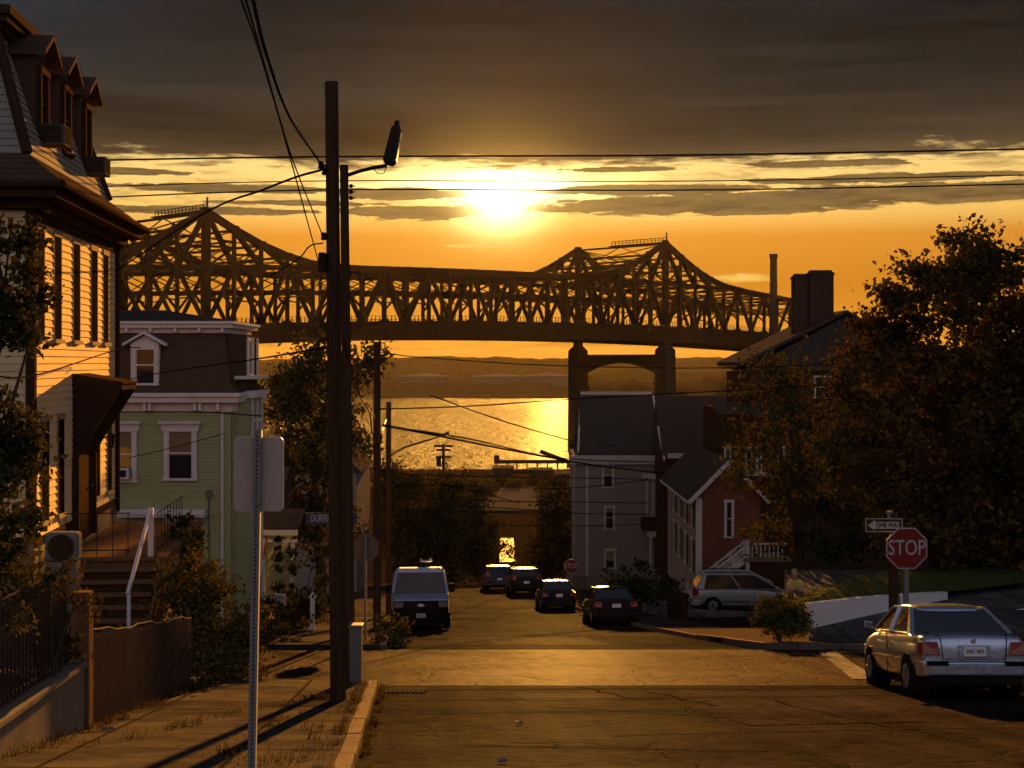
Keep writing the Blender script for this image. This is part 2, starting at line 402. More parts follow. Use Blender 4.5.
M_PAINT = mat('white_paint', (.62, .60, .55), rough=.7, var=.35, scale=4, bump=.15, dirt=((.22, .20, .17), .5))

# ground: one sheet of terrain down to the water's edge
m = MB(); gy = ys_between(-40, 600, 6.0)
xs = [-420, -200, -90, -40, -20, -12, -8, -6.5, 9.5, 14, 22, 40, 90, 200, 420]
def gh(x, y):
    z = gz(y) - .08
    if 60 < y: z += 1.2 * math.sin(x * .021 + 1) * min(1, (y - 60) / 60) * (0 if abs(x - cx(y)) < 12 or abs(x) < 13 else 1)
    return min(z, gz(y) + 2) if y < 560 else gz(y) - .08
for a, b in zip(gy, gy[1:]):
    for x0, x1 in zip(xs, xs[1:]): m.poly([(x0, a, gh(x0, a)), (x1, a, gh(x1, a)), (x1, b, gh(x1, b)), (x0, b, gh(x0, b))])
setting(m.build('ground', M_GROUND))
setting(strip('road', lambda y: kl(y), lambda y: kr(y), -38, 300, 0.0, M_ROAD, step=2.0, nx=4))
# cross street
m = MB()
for side, x0, x1 in ((0, -70, None), (1, None, 7.55)):
    for a, b in zip([24.5, 27, 30, 34], [27, 30, 34]):
        A = (x0 if x0 else kr(a) - .0, a); 
        pa = [(x0 if x0 else kl(a) - 0, a), (x1 if x1 else kl(a), a), (x1 if x1 else kl(b), b), (x0 if x0 else kl(b), b)]
        if side: pa = [(kr(a), a), (60, a), (60, b), (kr(b), b)]
        m.poly([(x, y, gz(y) + .0) for x, y in pa])
for a, b in zip([24.5, 27, 30], [27, 30, 34]): m.poly([(kl(a), a, gz(a) + .004), (kr(a), a, gz(a) + .004), (kr(b), b, gz(b) + .004), (kl(b), b, gz(b) + .004)])
setting(m.build('cross_street', M_CROSS))
# repair patches and seams across the road
def patch(pts, dz, material, name):
    mm = MB(); mm.poly([(x, y, gz(y) + dz) for x, y in pts]); return setting(mm.build(name, material))
M_SEAM = mat('tar_seam', (.016, .014, .013), rough=.33, var=.3, scale=3)
M_PATCH = asphalt('patch_asphalt', (.013, .009, .0075), (.016, .011, .009), .36)
mm = MB()
def seam(pts, w, dz):
    for (xa, ya), (xb, yb) in zip(pts, pts[1:]):
        d = Vector((xb - xa, yb - ya, 0)).normalized(); nrm = Vector((-d.y, d.x, 0)) * w / 2
        mm.poly([(xa + nrm.x, ya + nrm.y, gz(ya + nrm.y) + dz), (xa - nrm.x, ya - nrm.y, gz(ya - nrm.y) + dz), (xb - nrm.x, yb - nrm.y, gz(yb - nrm.y) + dz), (xb + nrm.x, yb + nrm.y, gz(yb + nrm.y) + dz)])
def wig(x0, y0, x1, y1, k, amp):
    return [(x0 + (x1 - x0) * i / k + random.uniform(-amp, amp), y0 + (y1 - y0) * i / k + random.uniform(-amp, amp)) for i in range(k + 1)]
for i, (a, b, c_, d, w) in enumerate(((-1.9, 21.3, 6.4, 22.4, .07), (-1.5, 23.6, 6.5, 23.9, .10), (-1.2, 19.0, 3.5, 19.9, .05), (1.8, 21.6, 1.2, 24.2, .05), (1.2, 16.2, 6.0, 17.2, .05), (-.5, 15.2, 2.6, 14.6, .05),
        (0.6, 20.2, 4.2, 17.6, .045), (3.8, 21.9, 4.6, 17.0, .04), (-2.2, 34.4, 5.0, 34.2, .09), (2.2, 23.2, 2.9, 20.3, .05))):
    seam(wig(a, b, c_, d, 9, .07), w, .0085 + i * .0006)
setting(mm.build('tar_seams', M_SEAM), 'stuff')
patch([(.2, 21.3), (2.3, 21.6), (2.1, 22.9), (.0, 22.7)], .006, M_PATCH, 'road_patch')
patch([(2.9, 17.4), (5.4, 17.9), (5.2, 19.0), (2.7, 18.6)], .006, M_PATCH, 'road_patch')
patch([(-1.6, 36.5), (2.6, 36.3), (2.1, 42), (-1.9, 42)], .006, M_PATCH, 'road_patch')
# sidewalks and kerbs
SWL = lambda y: -4.95 if y < 24.6 else kl(y) - 2.6
setting(strip('sidewalk', lambda y: -4.85, lambda y: kl(y) - .16, -38, 24.3, .12, M_WALK, .3))
setting(strip('sidewalk', lambda y: kl(y) - 2.9, lambda y: kl(y) - .16, 34.2, 100, .12, M_WALK, .3))
setting(strip('sidewalk', lambda y: kr(y) + .16, lambda y: kr(y) + 2.6, -38, 24.3, .12, M_WALK, .3))
setting(strip('sidewalk', lambda y: kr(y) + .16, lambda y: kr(y) + 2.3, 38.6, 100, .12, M_WALK, .3))
def kerb(f, y0, y1, name='kerb'):
    mm = MB(); y = y0
    while y < y1 - .01:
        e = min(y + 1.8, y1); j = random.uniform(-.012, .012)
        xa, xb = f(y + .02) + j, f(e - .02) + j; za, zb = gz(y + .02) + .128 + random.uniform(-.01, .008), gz(e - .02) + .128 + random.uniform(-.01, .008)
        mm.loft([[(xa - .08, y + .012, za - .4), (xa + .08, y + .012, za - .4), (xa + .08, y + .012, za), (xa - .08, y + .012, za)],
                 [(xb - .08, e - .012, zb - .4), (xb + .08, e - .012, zb - .4), (xb + .08, e - .012, zb), (xb - .08, e - .012, zb)]])
        y = e
    return setting(mm.build(name, M_KERB, bevel=.015))
kerb(lambda y: kl(y) - .08, -10, 24.3); kerb(lambda y: kl(y) - .08, 34.2, 100)
kerb(lambda y: kr(y) + .08, -10, 24.3); kerb(lambda y: kr(y) + .08, 40.5, 100)
# corner kerb and concrete apron on the far right
mm = MB(); cpts = [(kr(40.5) + .08, 40.5), (5.75, 38.8), (5.85, 37.4), (6.05, 36.0), (6.25, 34.9), (6.9, 34.3), (8.2, 34.2)]
for (xa, ya), (xb, yb) in zip(cpts, cpts[1:]): mm.beam((xa, ya, gz(ya) + .02), (xb, yb, gz(yb) + .02), .16, .22)
setting(mm.build('kerb', M_KERB))
mm = MB()
for a, b in zip([34.3, 35.2, 36, 37.4, 38.8, 40.5, 43], [35.2, 36, 37.4, 38.8, 40.5, 43, 47]):
    fx = lambda y: next((xa + (xb - xa) * (y - ya) / (yb - ya) for (xb, yb), (xa, ya) in zip(cpts, cpts[1:]) if ya <= y <= yb), kr(y) + .16) if y < 40.5 else kr(y) + .16
    mm.poly([(fx(a), a, gz(a) + .125), (11.5, a, gz(a) + .125), (11.5, b, gz(b) + .125), (fx(b), b, gz(b) + .125)])
setting(mm.build('sidewalk', mat('apron_concrete', (.040, .029, .022), rough=.8, var=.3, scale=1.2, bump=.3)))
# worn stop line on the cross street, faint road marking
mm = MB(); mm.poly([(6.15, 25.7, gz(25.7) + .013), (6.62, 25.7, gz(25.7) + .013), (7.55, 33.2, gz(33.2) + .013), (7.15, 33.2, gz(33.2) + .013)])
setting(mm.build('stop_line', mat('worn_line', (.105, .095, .08), rough=.8, var=.8, scale=3.5, dirt=((.030, .022, .016), .95))))
mm = MB(); mm.box(7.9, 40, 33.9, 34.06, gz(34) - .05, gz(34) + .14); mm.box(7.6, 40, 33.1, 33.2, gz(33.2), gz(33.2) + .012)
setting(mm.build('kerb', M_KERB))
# driveway to the brick house, with the pale kerb curve
mm = MB()
for a, b in ((56, 60), (60, 64), (64, 68)):
    mm.poly([(kr(a) + 2.2, a, gz(60) - .25), (20, a, gz(60) - .9), (20, b, gz(60) - .9), (kr(b) + 2.2, b, gz(60) - .25)])
setting(mm.build('driveway', M_LOT))
# parking lot terrace
mm = MB(); mm.prism([(7.6, 36.4), (9.4, 35.3), (40, 35.4), (46, 48), (9.2, 48)], 'z', EYE - 10.5, EYE - 7.02)
setting(mm.build('parking_lot', M_LOT))
mm = MB(); z = EYE - 7.005
mm.poly([(14.2, 40.2, z), (14.5, 40.2, z), (17.4, 42.0, z), (17.1, 42.0, z)])
mm.poly([(16.2, 38.1, z), (16.5, 38.1, z), (18.5, 39.2, z), (18.2, 39.2, z)])
setting(mm.build('parking_lines', M_PAINT))
# lawn bank behind the white wall
mm = MB()
wl = [(7.75, 37.6), (9.4, 39.2), (11.1, 40.8), (12.75, 42.2)]; wz = [-6.40, -6.52, -6.68, -6.84]
bl_l = [(8.1, 41.2), (10.4, 43.0), (13.0, 44.6), (22.0, 47.2)]; bz = [-6.95, -6.45, -6.50, -6.72]
for i in range(3):
    mm.poly([(*wl[i], EYE + wz[i]), (*wl[i + 1], EYE + wz[i + 1]), (*bl_l[i + 1], EYE + bz[i + 1]), (*bl_l[i], EYE + bz[i])])
    mm.poly([(*bl_l[i], EYE + bz[i]), (*bl_l[i + 1], EYE + bz[i + 1]), (*bl_l[i + 1], EYE - 9), (*bl_l[i], EYE - 9)])
mm.poly([(*wl[3], EYE + wz[3]), (15.5, 44.2, EYE - 6.95), (24, 46.2, EYE - 6.95), (*bl_l[3], EYE + bz[3]), (*bl_l[2], EYE + bz[2])])
mm.poly([(24, 46.2, EYE - 6.95), (38, 46.6, EYE - 6.95), (38, 47.6, EYE - 6.6), (*bl_l[3], EYE + bz[3])])
mm.poly([(*wl[0], EYE + wz[0]), (*bl_l[0], EYE + bz[0]), (*bl_l[0], EYE - 9), (*wl[0], EYE - 9)])
setting(mm.build('lawn', M_LAWN))
# river
def watermat():
    m = bpy.data.materials.new('river_water'); m.use_nodes = True; t = m.node_tree; n = NB(t); p = t.nodes['Principled BSDF']
    tcn = n.new('ShaderNodeTexCoord').outputs['Object']; x, y, z = _sep(n, tcn)
    p.inputs['Base Color'].default_value = (.020, .018, .014, 1); p.inputs['Roughness'].default_value = .6; p.inputs['Specular IOR Level'].default_value = 0.0
    a = n.noise(n.vec(n.mul(x, .085), n.mul(y, .030), 0.0), 1.0, 4, .6, .3); b = n.noise(n.vec(n.mul(x, .35), n.mul(y, .13), 3.0), 1.0, 4, .65, .2)
    c = n.noise(n.vec(n.mul(x, .012), n.mul(y, .008), 5.0), 1.0, 3, .5)
    bp = n.new('ShaderNodeBump'); bp.inputs['Strength'].default_value = 1.0; bp.inputs['Distance'].default_value = 1.0
    n.put(bp.inputs['Height'], n.mul(n.m('MULTIPLY_ADD', a, 3.6, n.m('MULTIPLY_ADD', b, 2.0, n.mul(n.noise(n.vec(n.mul(x, 1.1), n.mul(y, .42), 9.0), 1.0, 3, .6), .55))), n.m('MULTIPLY_ADD', c, .8, .6))); n.put(p.inputs['Normal'], bp.outputs[0])
    gl = n.new('ShaderNodeBsdfGlossy'); gl.inputs['Roughness'].default_value = .14; n.put(gl.inputs['Normal'], bp.outputs[0]); gl.inputs[0].default_value = (.9, .9, .9, 1)
    mx = n.new('ShaderNodeMixShader'); mx.inputs[0].default_value = .0040; n.put(mx.inputs[1], p.outputs[0]); n.put(mx.inputs[2], gl.outputs[0]); n.put(t.nodes['Material Output'].inputs[0], mx.outputs[0])
    return m
mm = MB(); mm.poly([(-4000, 590, 0), (4000, 590, 0), (4000, 2100, 0), (-4000, 2100, 0)])
setting(mm.build('river', watermat()))
# far shore and its wooded ridge
M_FAR = mat('far_wood', (.034, .024, .010), rough=.95, var=.5, scale=.01, bump=.8, bscale=.05, spec=0.0)
mm = MB(); mm.poly([(-6000, 1822, -.5), (6000, 1822, -.5), (6000, 1850, 3), (-6000, 1850, 3)]); mm.poly([(-6000, 1850, 3), (6000, 1850, 3), (9000, 9000, 6), (-9000, 9000, 6)])
setting(mm.build('far_shore', mat('far_ground', (.05, .042, .022), rough=.95, var=.4, scale=.01, spec=0.0)))
def ridge(name, y, base, h, amp, depth, seed, x0=-1700, x1=2300, step=14):
    rr = random.Random(seed); mm = MB(); xs = []; x = x0; ph = [rr.uniform(0, 6.28) for _ in range(6)]
    prof = []
    while x <= x1:
        z = h + amp * (.5 * math.sin(x * .0031 + ph[0]) + .3 * math.sin(x * .011 + ph[1]) + .16 * math.sin(x * .043 + ph[2])) + rr.uniform(-1, 1) * amp * .34
        prof.append((x, max(z, base + 3))); x += step
    for k in range(3):
        ka, kb = k / 3, (k + 1) / 3
        for (xa, za), (xb, zb) in zip(prof, prof[1:]):
            f = lambda zz, t: base + (zz - base) * math.sin(t * math.pi / 2) ** .8
            mm.poly([(xa, y + depth * ka, f(za, ka)), (xb, y + depth * ka, f(zb, ka)), (xb, y + depth * kb, f(zb, kb)), (xa, y + depth * kb, f(za, kb))])
    for (xa, za), (xb, zb) in zip(prof, prof[1:]): mm.poly([(xa, y + depth, za), (xb, y + depth, zb), (xb, y + depth * 2, base), (xa, y + depth * 2, base)])
    return setting(mm.build(name, M_FAR))
ridge('hills', 2700, 4, 52, 6, 350, 3, step=16)
ridge('hills', 2150, 3, 30, 7, 160, 5, step=11)
setting(ridge('far_woods', 1850, 2, 14, 6, 60, 9, step=7), 'stuff')
# haze
mh = bpy.data.materials.new('haze_air'); mh.use_nodes = True; mh.node_tree.nodes.clear(); nn = NB(mh.node_tree)
pv_ = nn.new('ShaderNodeVolumePrincipled'); pv_.inputs['Color'].default_value = (1.0, .80, .58, 1); pv_.inputs['Density'].default_value = 6.5e-6; pv_.inputs['Anisotropy'].default_value = .35
oo = nn.new('ShaderNodeOutputMaterial'); nn.put(oo.inputs['Volume'], pv_.outputs[0])
mm = MB(); mm.box(-9500, 9500, -60, 9500, -1.6, 118); hz = mm.build('haze', mh); setting(hz, 'stuff')

# ================================================================ THE BRIDGE
STEEL = mat('bridge_steel', (.042, .023, .011), rough=.6, var=.3, scale=.05, dirt=((.10, .05, .03), .3))  # brown base puts the warm haze veil into the greenish steel's colour
CONC = mat('pier_concrete', (.05, .034, .022), rough=.85, var=.3, scale=.15)
br_o = Vector((-107.6, 500, 0)); br_a = math.atan2(.7070, .7066)
bridge = thing('truss_bridge', 'long steel cantilever truss bridge with two peaks crossing the river', 'bridge', br_o, br_a)
BW, PN = 56.4, 11.64
def deckz(s): return EYE + 17.0 - 1.1e-4 * (s - 200) ** 2
HT = {0: 40.3, 1: 34.3, 2: 29.0, 3: 25.0, 4: 22.3, 5: 21.2}
panels = list(range(-10, 33))
def topz(i):
    s = i * PN; k = min(abs(i), abs(i - 22)); h = HT.get(k, 20.8)
    if i < 0 or i > 22:
        k2 = abs(i) if i < 0 else i - 22; h = HT.get(k2, 20.8 - .55 * (k2 - 5))
    return deckz(s) + h
for yy in (0, BW):
    t = MB()
    for i in panels:
        s = i * PN; zb = deckz(s) - .2; zt = topz(i); k = min(abs(i), abs(i - 22))
        end = i in (panels[0], panels[-1])
        if i != panels[-1]:
            s1 = s + PN; t.beam((s, yy, zt), (s1, yy, topz(i + 1)), 1.9, 2.5)
            t.beam((s, yy, zb), (s1, yy, deckz(s1) - .2), 1.6, 1.6)
            # Warren diagonals up to the mid chord
            mid = lambda j: deckz(j * PN) + min(20.8, topz(j) - deckz(j * PN))
            if k > 0 or True:
                lo, hi = (i, i + 1) if i % 2 == 0 else (i + 1, i)
                if end or i == panels[-1] - 1: pass
                t.beam((lo * PN, yy, deckz(lo * PN)), (hi * PN, yy, mid(hi)), 1.35, 1.2)
                # half-panel sub struts
                xm = (i + .5) * PN; zm = (deckz(lo * PN) + mid(hi)) / 2
                t.beam((xm, yy, zm), (hi * PN, yy, zm - .8), .55, .5)
            if k < 5 and min(abs(i + 1), abs(i + 1 - 22)) < 5 or k == 0:
                t.beam((s, yy, mid(i)), (s1, yy, mid(i + 1)), 1.6, 1.8)
                a, b = (i, i + 1) if topz(i) > topz(i + 1) else (i + 1, i)
                t.beam((a * PN, yy, topz(a)), (b * PN, yy, mid(b)), 1.7, 1.5)
                if max(topz(i), topz(i + 1)) - mid(i) > 9:
                    hz_ = mid(i) + (topz(b) - mid(b)) * .55
                    t.beam((s, yy, hz_), (s1, yy, hz_), .9, .8); t.beam((a * PN, yy, mid(a)), (b * PN, yy, hz_), .8, .7)
        t.beam((s, yy, zb), (s, yy, zt), 2.5 if k == 0 else 1.2, 2.4 if k == 0 else 1.2)
        for zz_ in {round(zb, 2), round(zt, 2), round(deckz(s) + min(20.8, topz(i) - deckz(s)), 2)}: t.box(s - 1.5, s + 1.5, yy - 1.1, yy + 1.1, zz_ - 1.5, zz_ + 1.3)
    t.build('truss', STEEL, bridge)
# sway frames and laterals between the two trusses
sw = MB()
for i in panels:
    s = i * PN; zt = topz(i); k = min(abs(i), abs(i - 22)); d0 = deckz(s)
    levels = [zt - .4, d0 + 12.5]
    if k <= 3: levels = [zt - .4, d0 + 20.8, d0 + 12.5]
    if k <= 1: levels = [zt - .4, d0 + 30, d0 + 21, d0 + 12.5]
    for L in levels: sw.beam((s, 0, L), (s, BW, L), .8 if L > zt - 1 else .55, .9 if L > zt - 1 else .7)
    for La, Lb in zip(levels, levels[1:]):
        for q in range(2):
            y0, y1 = q * BW / 2, (q + 1) * BW / 2
            sw.beam((s, y0, Lb), (s, y1, La), .36, .36); sw.beam((s, y0, La), (s, y1, Lb), .36, .36)
    sw.beam((s, 0, d0 + 6), (s, 9, d0 + 12.5), .7); sw.beam((s, BW, d0 + 6), (s, BW - 9, d0 + 12.5), .7)
    if i != panels[-1]:
        s1 = s + PN; z1 = topz(i + 1)
        if i % 2 == 0: sw.beam((s, 0, zt - .5), (s1, BW / 2, z1 - .5), .45); sw.beam((s, BW, zt - .5), (s1, BW / 2, z1 - .5), .45)
        else: sw.beam((s, BW / 2, zt - .5), (s1, 0, z1 - .5), .45); sw.beam((s, BW / 2, zt - .5), (s1, BW, z1 - .5), .45)
sw.build('sway_bracing', STEEL, bridge)
dk = MB()
for i in range(-26, 60):
    s, s1 = i * PN, (i + 1) * PN; a, b = deckz(s), deckz(s1)
    if i < -12: a = b = deckz(-12 * PN)
    dk.loft([[(s, -1.5, a - 1.0), (s, BW + 1.5, a - 1.0), (s, BW + 1.5, a), (s, -1.5, a)], [(s1, -1.5, b - 1.0), (s1, BW + 1.5, b - 1.0), (s1, BW + 1.5, b), (s1, -1.5, b)]], cap=False)
    for yy in (-.8, BW + .3): dk.loft([[(s, yy, a - 6.9), (s, yy + .5, a - 6.9), (s, yy + .5, a - 1), (s, yy, a - 1)], [(s1, yy, b - 6.9), (s1, yy + .5, b - 6.9), (s1, yy + .5, b - 1), (s1, yy, b - 1)]], cap=False)
    dk.box(s - .3, s + .3, 0, BW, a - 5.8, a - 1.02)
dk.build('deck', STEEL, bridge)
for yy in (-1.3, BW + 1.2):
    rl = MB(); s = -120.0
    while s < 430:
        a = deckz(s); rl.beam((s, yy, a), (s, yy, a + 2.7), .22)
        s += 2.0
    for L in (1.2, 2.6):
        for i in range(-12, 38): rl.beam((i * PN, yy, deckz(i * PN) + L), ((i + 1) * PN, yy, deckz((i + 1) * PN) + L), .14)
    rl.build('railing', STEEL, bridge)
# inspection platform rails on the two peaks
for i in (0, 22):
    pr = MB(); z = topz(i) + .6; s = i * PN
    pr.box(s - 1.2, s + 1.2, -1, BW * .62, z - .4, z)
    for yy in np.linspace(-.8, BW * .6, 16): pr.beam((s, yy, z), (s, yy, z + 2.0), .25)
    pr.beam((s, -.8, z + 2), (s, BW * .6, z + 2), .3); pr.beam((s, -.8, z + 1), (s, BW * .6, z + 1), .2); pr.beam((s, -.8, z), (s, -.8, z + 4.4), .5)
    pr.build('inspection_platform', STEEL, bridge)
for s in (0, 256, -116, 402, 470, 540):
    p_ = MB(); top = deckz(s) - 7.0; main = s in (0, 256)
    w = 7.0 if main else 5.0
    for yy in (0, BW):
        p_.loft([[(s - w * .53, yy - w * .53, -3), (s + w * .53, yy - w * .53, -3), (s + w * .53, yy + w * .53, -3), (s - w * .53, yy + w * .53, -3)],
                 [(s - w * .5, yy - w * .5, top - 4), (s + w * .5, yy - w * .5, top - 4), (s + w * .5, yy + w * .5, top - 4), (s - w * .5, yy + w * .5, top - 4)]])
        p_.loft([[(s - w * .5, yy - w * .5, top - 4), (s + w * .5, yy - w * .5, top - 4), (s + w * .5, yy + w * .5, top - 4), (s - w * .5, yy + w * .5, top - 4)],
                 [(s - w * .3, yy - w * .3, top - 2), (s + w * .3, yy - w * .3, top - 2), (s + w * .3, yy + w * .3, top - 2), (s - w * .3, yy + w * .3, top - 2)]])
        p_.box(s - w * .25, s + w * .25, yy - w * .25, yy + w * .25, top - 2, top + .2)
    pts = [(0, top - 6), (BW, top - 6)] + [(BW - BW * t, top - 17 + 7 * math.sin(math.pi * t)) for t in np.linspace(0, 1, 11)]
    p_.prism(pts, 'x', s - w * .25, s + w * .25)
    p_.build('pier', CONC, bridge)

mm = MB()
for a, b in ((288, 300), (300, 312), (312, 330)): mm.poly([(-2.5 - .004 * (a - 272), a, gz(a) + .35), (.9 - .01 * (a - 272), a, gz(a) + .35), (.9 - .01 * (b - 272), b, gz(b) + .35), (-2.5 - .004 * (b - 272), b, gz(b) + .35)])
setting(mm.build('lower_road', asphalt('glint_asphalt', (.04, .03, .02), (.03, .022, .016), .42, .013)))  # glossy strip added to give the sun glint at the street's foot

# wooded headland under the right end of the bridge, with scattered houses
ridge('headland', 1150, -1, 24, 9, 240, 21, 70, 520, step=6)
rr_ = random.Random(5)
for k in range(9):
    d = 1135; x_ = 85 + k * 23 + rr_.uniform(-6, 6); z_ = 6 + (k % 3) * 1.5
    t = thing('hillside_house', 'small pale house on the wooded headland under the right end of the bridge', 'house', (x_, d, 0), rr_.uniform(-.2, .2), 'houses on the headland')
    w_ = rr_.uniform(5, 9); m = MB(); m.box(-w_, w_, 0, 10, -2, z_ + 5); m.build('wall', mat('distant_wall', (.16, .14, .13), rough=.9, var=.3, scale=.1), t)
    m = MB(); m.prism([(-w_ - .6, z_ + 5), (w_ + .6, z_ + 5), (0, z_ + 9)], 'y', -.6, 10.6); m.build('roof', mat('distant_roof', (.05, .04, .035), rough=.9, var=.3, scale=.1), t)
# ================================================================ BUILDINGS
M_WSIDE = mat('sun_tinted_clapboard', (.62, .46, .24), rough=.75, var=.10, scale=1.5, stretch=(.5, .5, 6), dirt=((.26, .20, .14), .45))  # golden sunlight is put into this white paint's base colour
M_GSIDE = mat('green_clapboard', (.27, .29, .145), rough=.75, var=.14, scale=1.5, stretch=(.5, .5, 6), dirt=((.20, .22, .10), .35))
M_LTRIM = mat('pale_trim', (.55, .52, .50), rough=.65, var=.14, scale=3, dirt=((.3, .26, .22), .35))
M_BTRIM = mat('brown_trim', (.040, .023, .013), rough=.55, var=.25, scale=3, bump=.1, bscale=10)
M_SHING = mat('brown_shingle', (.070, .045, .030), rough=.9, var=.35, scale=3, stretch=(1, 1, 5), bump=.3, bscale=25)
M_ROOFD = mat('dark_roof', (.045, .038, .032), rough=.9, var=.4, scale=2.5, stretch=(1, 1, 4), bump=.3, bscale=20)
M_GRAYSIDE = mat('gray_clapboard', (.19, .155, .125), rough=.75, var=.15, scale=1.5, stretch=(.5, .5, 6))
M_BRICK = mat('brick_red', (.12, .044, .028), rough=.85, var=.3, scale=4, bump=.2, dirt=((.10, .04, .03), .4))
M_GLASS = glassmat()
M_DGLASS = mat('dark_pane', (.010, .007, .005), rough=.6, var=.2, scale=2)
M_CASE = mat('window_casing', (.26, .20, .13), rough=.75, var=.15, scale=3)
M_DTRIM = mat('dim_trim', (.38, .335, .29), rough=.7, var=.15, scale=3)
M_CHIM = mat('chimney_brick', (.055, .030, .022), rough=.9, var=.35, scale=5, bump=.3)
M_ACG = mat('ac_grey', (.075, .062, .05), rough=.6, var=.15, scale=5)
M_SHADE = mat('window_shade', (.17, .125, .07), rough=.8, var=.12, scale=2)
M_METAL = mat('grey_metal', (.13, .125, .12), rough=.6, metal=.2, var=.3, scale=4)
M_DARKM = mat('dark_iron', (.022, .018, .016), rough=.7, var=.3, scale=4)
M_WOOD = mat('old_wood', (.13, .080, .045), rough=.8, var=.35, scale=3, stretch=(4, 4, .6), bump=.4, bscale=8)
M_CONCW = mat('wall_concrete', (.16, .13, .095), rough=.85, var=.3, scale=1.4, stretch=(1, 1, .5), bump=.3, dirt=((.05, .04, .025), .6))

def q(m, face, pos, off, a, b, z):
    """point on a wall: face 'x+','x-','y-','y+'; off = outward"""
    if face == 'x+': return (pos + off, a, z)
    if face == 'x-': return (pos - off, a, z)
    if face == 'y-': return (a, pos - off, z)
    return (a, pos + off, z)
def clap(m, face, pos, a0, a1, z0, z1, course=.14, lip=.022, ext=None):
    nC = max(1, round((z1 - z0) / course)); h = (z1 - z0) / nC
    for i in range(nC):
        zb, zt = z0 + i * h, z0 + (i + 1) * h
        l0, l1 = (a0, a1) if not ext else ext(zb); t0, t1 = (a0, a1) if not ext else ext(zt)
        P_ = lambda off, a, z: q(m, face, pos, off, a, 0, z)
        m.poly([P_(lip, l0, zb), P_(lip, l1, zb), P_(.002, t1, zt), P_(.002, t0, zt)])
        m.poly([P_(lip, l0, zb), P_(lip, l1, zb), P_(0, l1, zb), P_(0, l0, zb)])
def wbox(m, face, pos, a0, a1, z0, z1, o0, o1):
    if face == 'x+': m.box(pos + o0, pos + o1, a0, a1, z0, z1)
    elif face == 'x-': m.box(pos - o1, pos - o0, a0, a1, z0, z1)
    elif face == 'y-': m.box(a0, a1, pos - o1, pos - o0, z0, z1)
    else: m.box(a0, a1, pos + o0, pos + o1, z0, z1)
def win(parent, face, pos, a0, a1, z0, z1, mtrim, gm=None, cas=.09, proud=.05, hood=False, shade=0.0, sash=True, name='window', sill=True):
    m = MB(); e = .0
    wbox(m, face, pos, a0, a0 + cas, z0, z1, 0, proud); wbox(m, face, pos, a1 - cas, a1, z0, z1, 0, proud)
    wbox(m, face, pos, a0 - .02, a1 + .02, z1 - cas, z1 + .03, 0, proud + .015)
    if sill: wbox(m, face, pos, a0 - .04, a1 + .04, z0 - .05, z0 + .03, 0, proud + .05)
    if hood:
        wbox(m, face, pos, a0 - .16, a1 + .16, z1 + .12, z1 + .20, 0, .17); wbox(m, face, pos, a0 - .10, a1 + .10, z1 + .032, z1 + .12, 0, .08)
        wbox(m, face, pos, a0 - .08, a0 + .02, z1 - .12, z1 + .03, .001, .10); wbox(m, face, pos, a1 - .02, a1 + .08, z1 - .12, z1 + .03, .001, .10)
    if sash:
        zm = (z0 + z1) / 2
        wbox(m, face, pos, a0 + cas, a1 - cas, zm - .025, zm + .025, .006, proud * .6)
        for a in (a0 + cas, a1 - cas - .03): wbox(m, face, pos, a, a + .03, z0 + .031, z1 - cas - .001, .006, proud * .5)
    w = m.build(name, mtrim, parent)
    g = MB(); wbox(g, face, pos, a0 + cas, a1 - cas, z0 + .03, z1 - cas, -.02, .012); g.build('pane', gm or M_GLASS, w)
    if shade:
        s_ = MB(); zz = z1 - cas; wbox(s_, face, pos, a0 + cas + .032, a1 - cas - .032, zz - (zz - z0) * shade, zz, .0122, .016); s_.build('blind', M_SHADE, w)
    return w
def ac_unit(name, label, loc, rz, w=.55, group='window air conditioners'):
    t = thing(name, label, 'air conditioner', loc, rz, group)
    m = MB(); m.box(-w / 2, w / 2, 0, .48, 0, .38); m.build('casing', M_LTRIM, t, bevel=.015)
    g = MB()
    for k in range(7): g.box(-w / 2 + .05, w / 2 - .05, -.012, -.001, .05 + k * .042, .07 + k * .042)
    g.build('grille', M_DARKM, t); s_ = MB()
    for k in range(5): s_.box(w / 2 + .001, w / 2 + .01, .06, .42, .08 + k * .055, .10 + k * .055)
    s_.build('side_vent', M_DARKM, t)
    return t
# ---------------------------------------------------------------- left house (mansard, three dormers)
DW = .09; AW = 26.2 * (-.337 + DW)
def yw(px): return AW / ((px - 512) / F + DW)
CS = math.cos(math.atan(DW))
def S(px): return (yw(px) - 26.2) / CS
def ZW(px, py): return (362 - py) / F * yw(px)
HB = 5.95
hx = -.337 * 26.2
lh = thing('mansard_house', 'weathered white clapboard house with mansard roof, three dormers and sunlit side wall', 'house', (hx, 26.2, EYE - HB), math.atan(DW))
L = S(115.5); DP = 9.5
h = lambda z: z + HB
m = MB(); m.box(-DP, -.03, .03, L - .02, 0, h(3.0)); m.build('inner_wall', M_SHING, lh)
m = MB(); clap(m, 'x+', 0, .0, L, h(-3.28), h(2.8)); clap(m, 'y-', 0, -DP, 0, h(-3.28), h(2.8)); m.build('clapboard_wall', M_WSIDE, lh)
m = MB(); clap(m, 'y+', L, -DP, 0, h(-3.28), h(2.8)); m.build('rear_wall', M_SHING, lh)  # dark shingle put on this unseen wall to cut sunlight bounced onto green house
m = MB(); m.box(-DP, .03, -.03, L + .03, 0, h(-3.30)); m.build('foundation', M_CONCW, lh)
m = MB()
m.box(-.12, .045, -.045, .0, h(-3.28), h(2.8)); m.box(0.0, .045, 0.0, .12, h(-3.28), h(2.8))
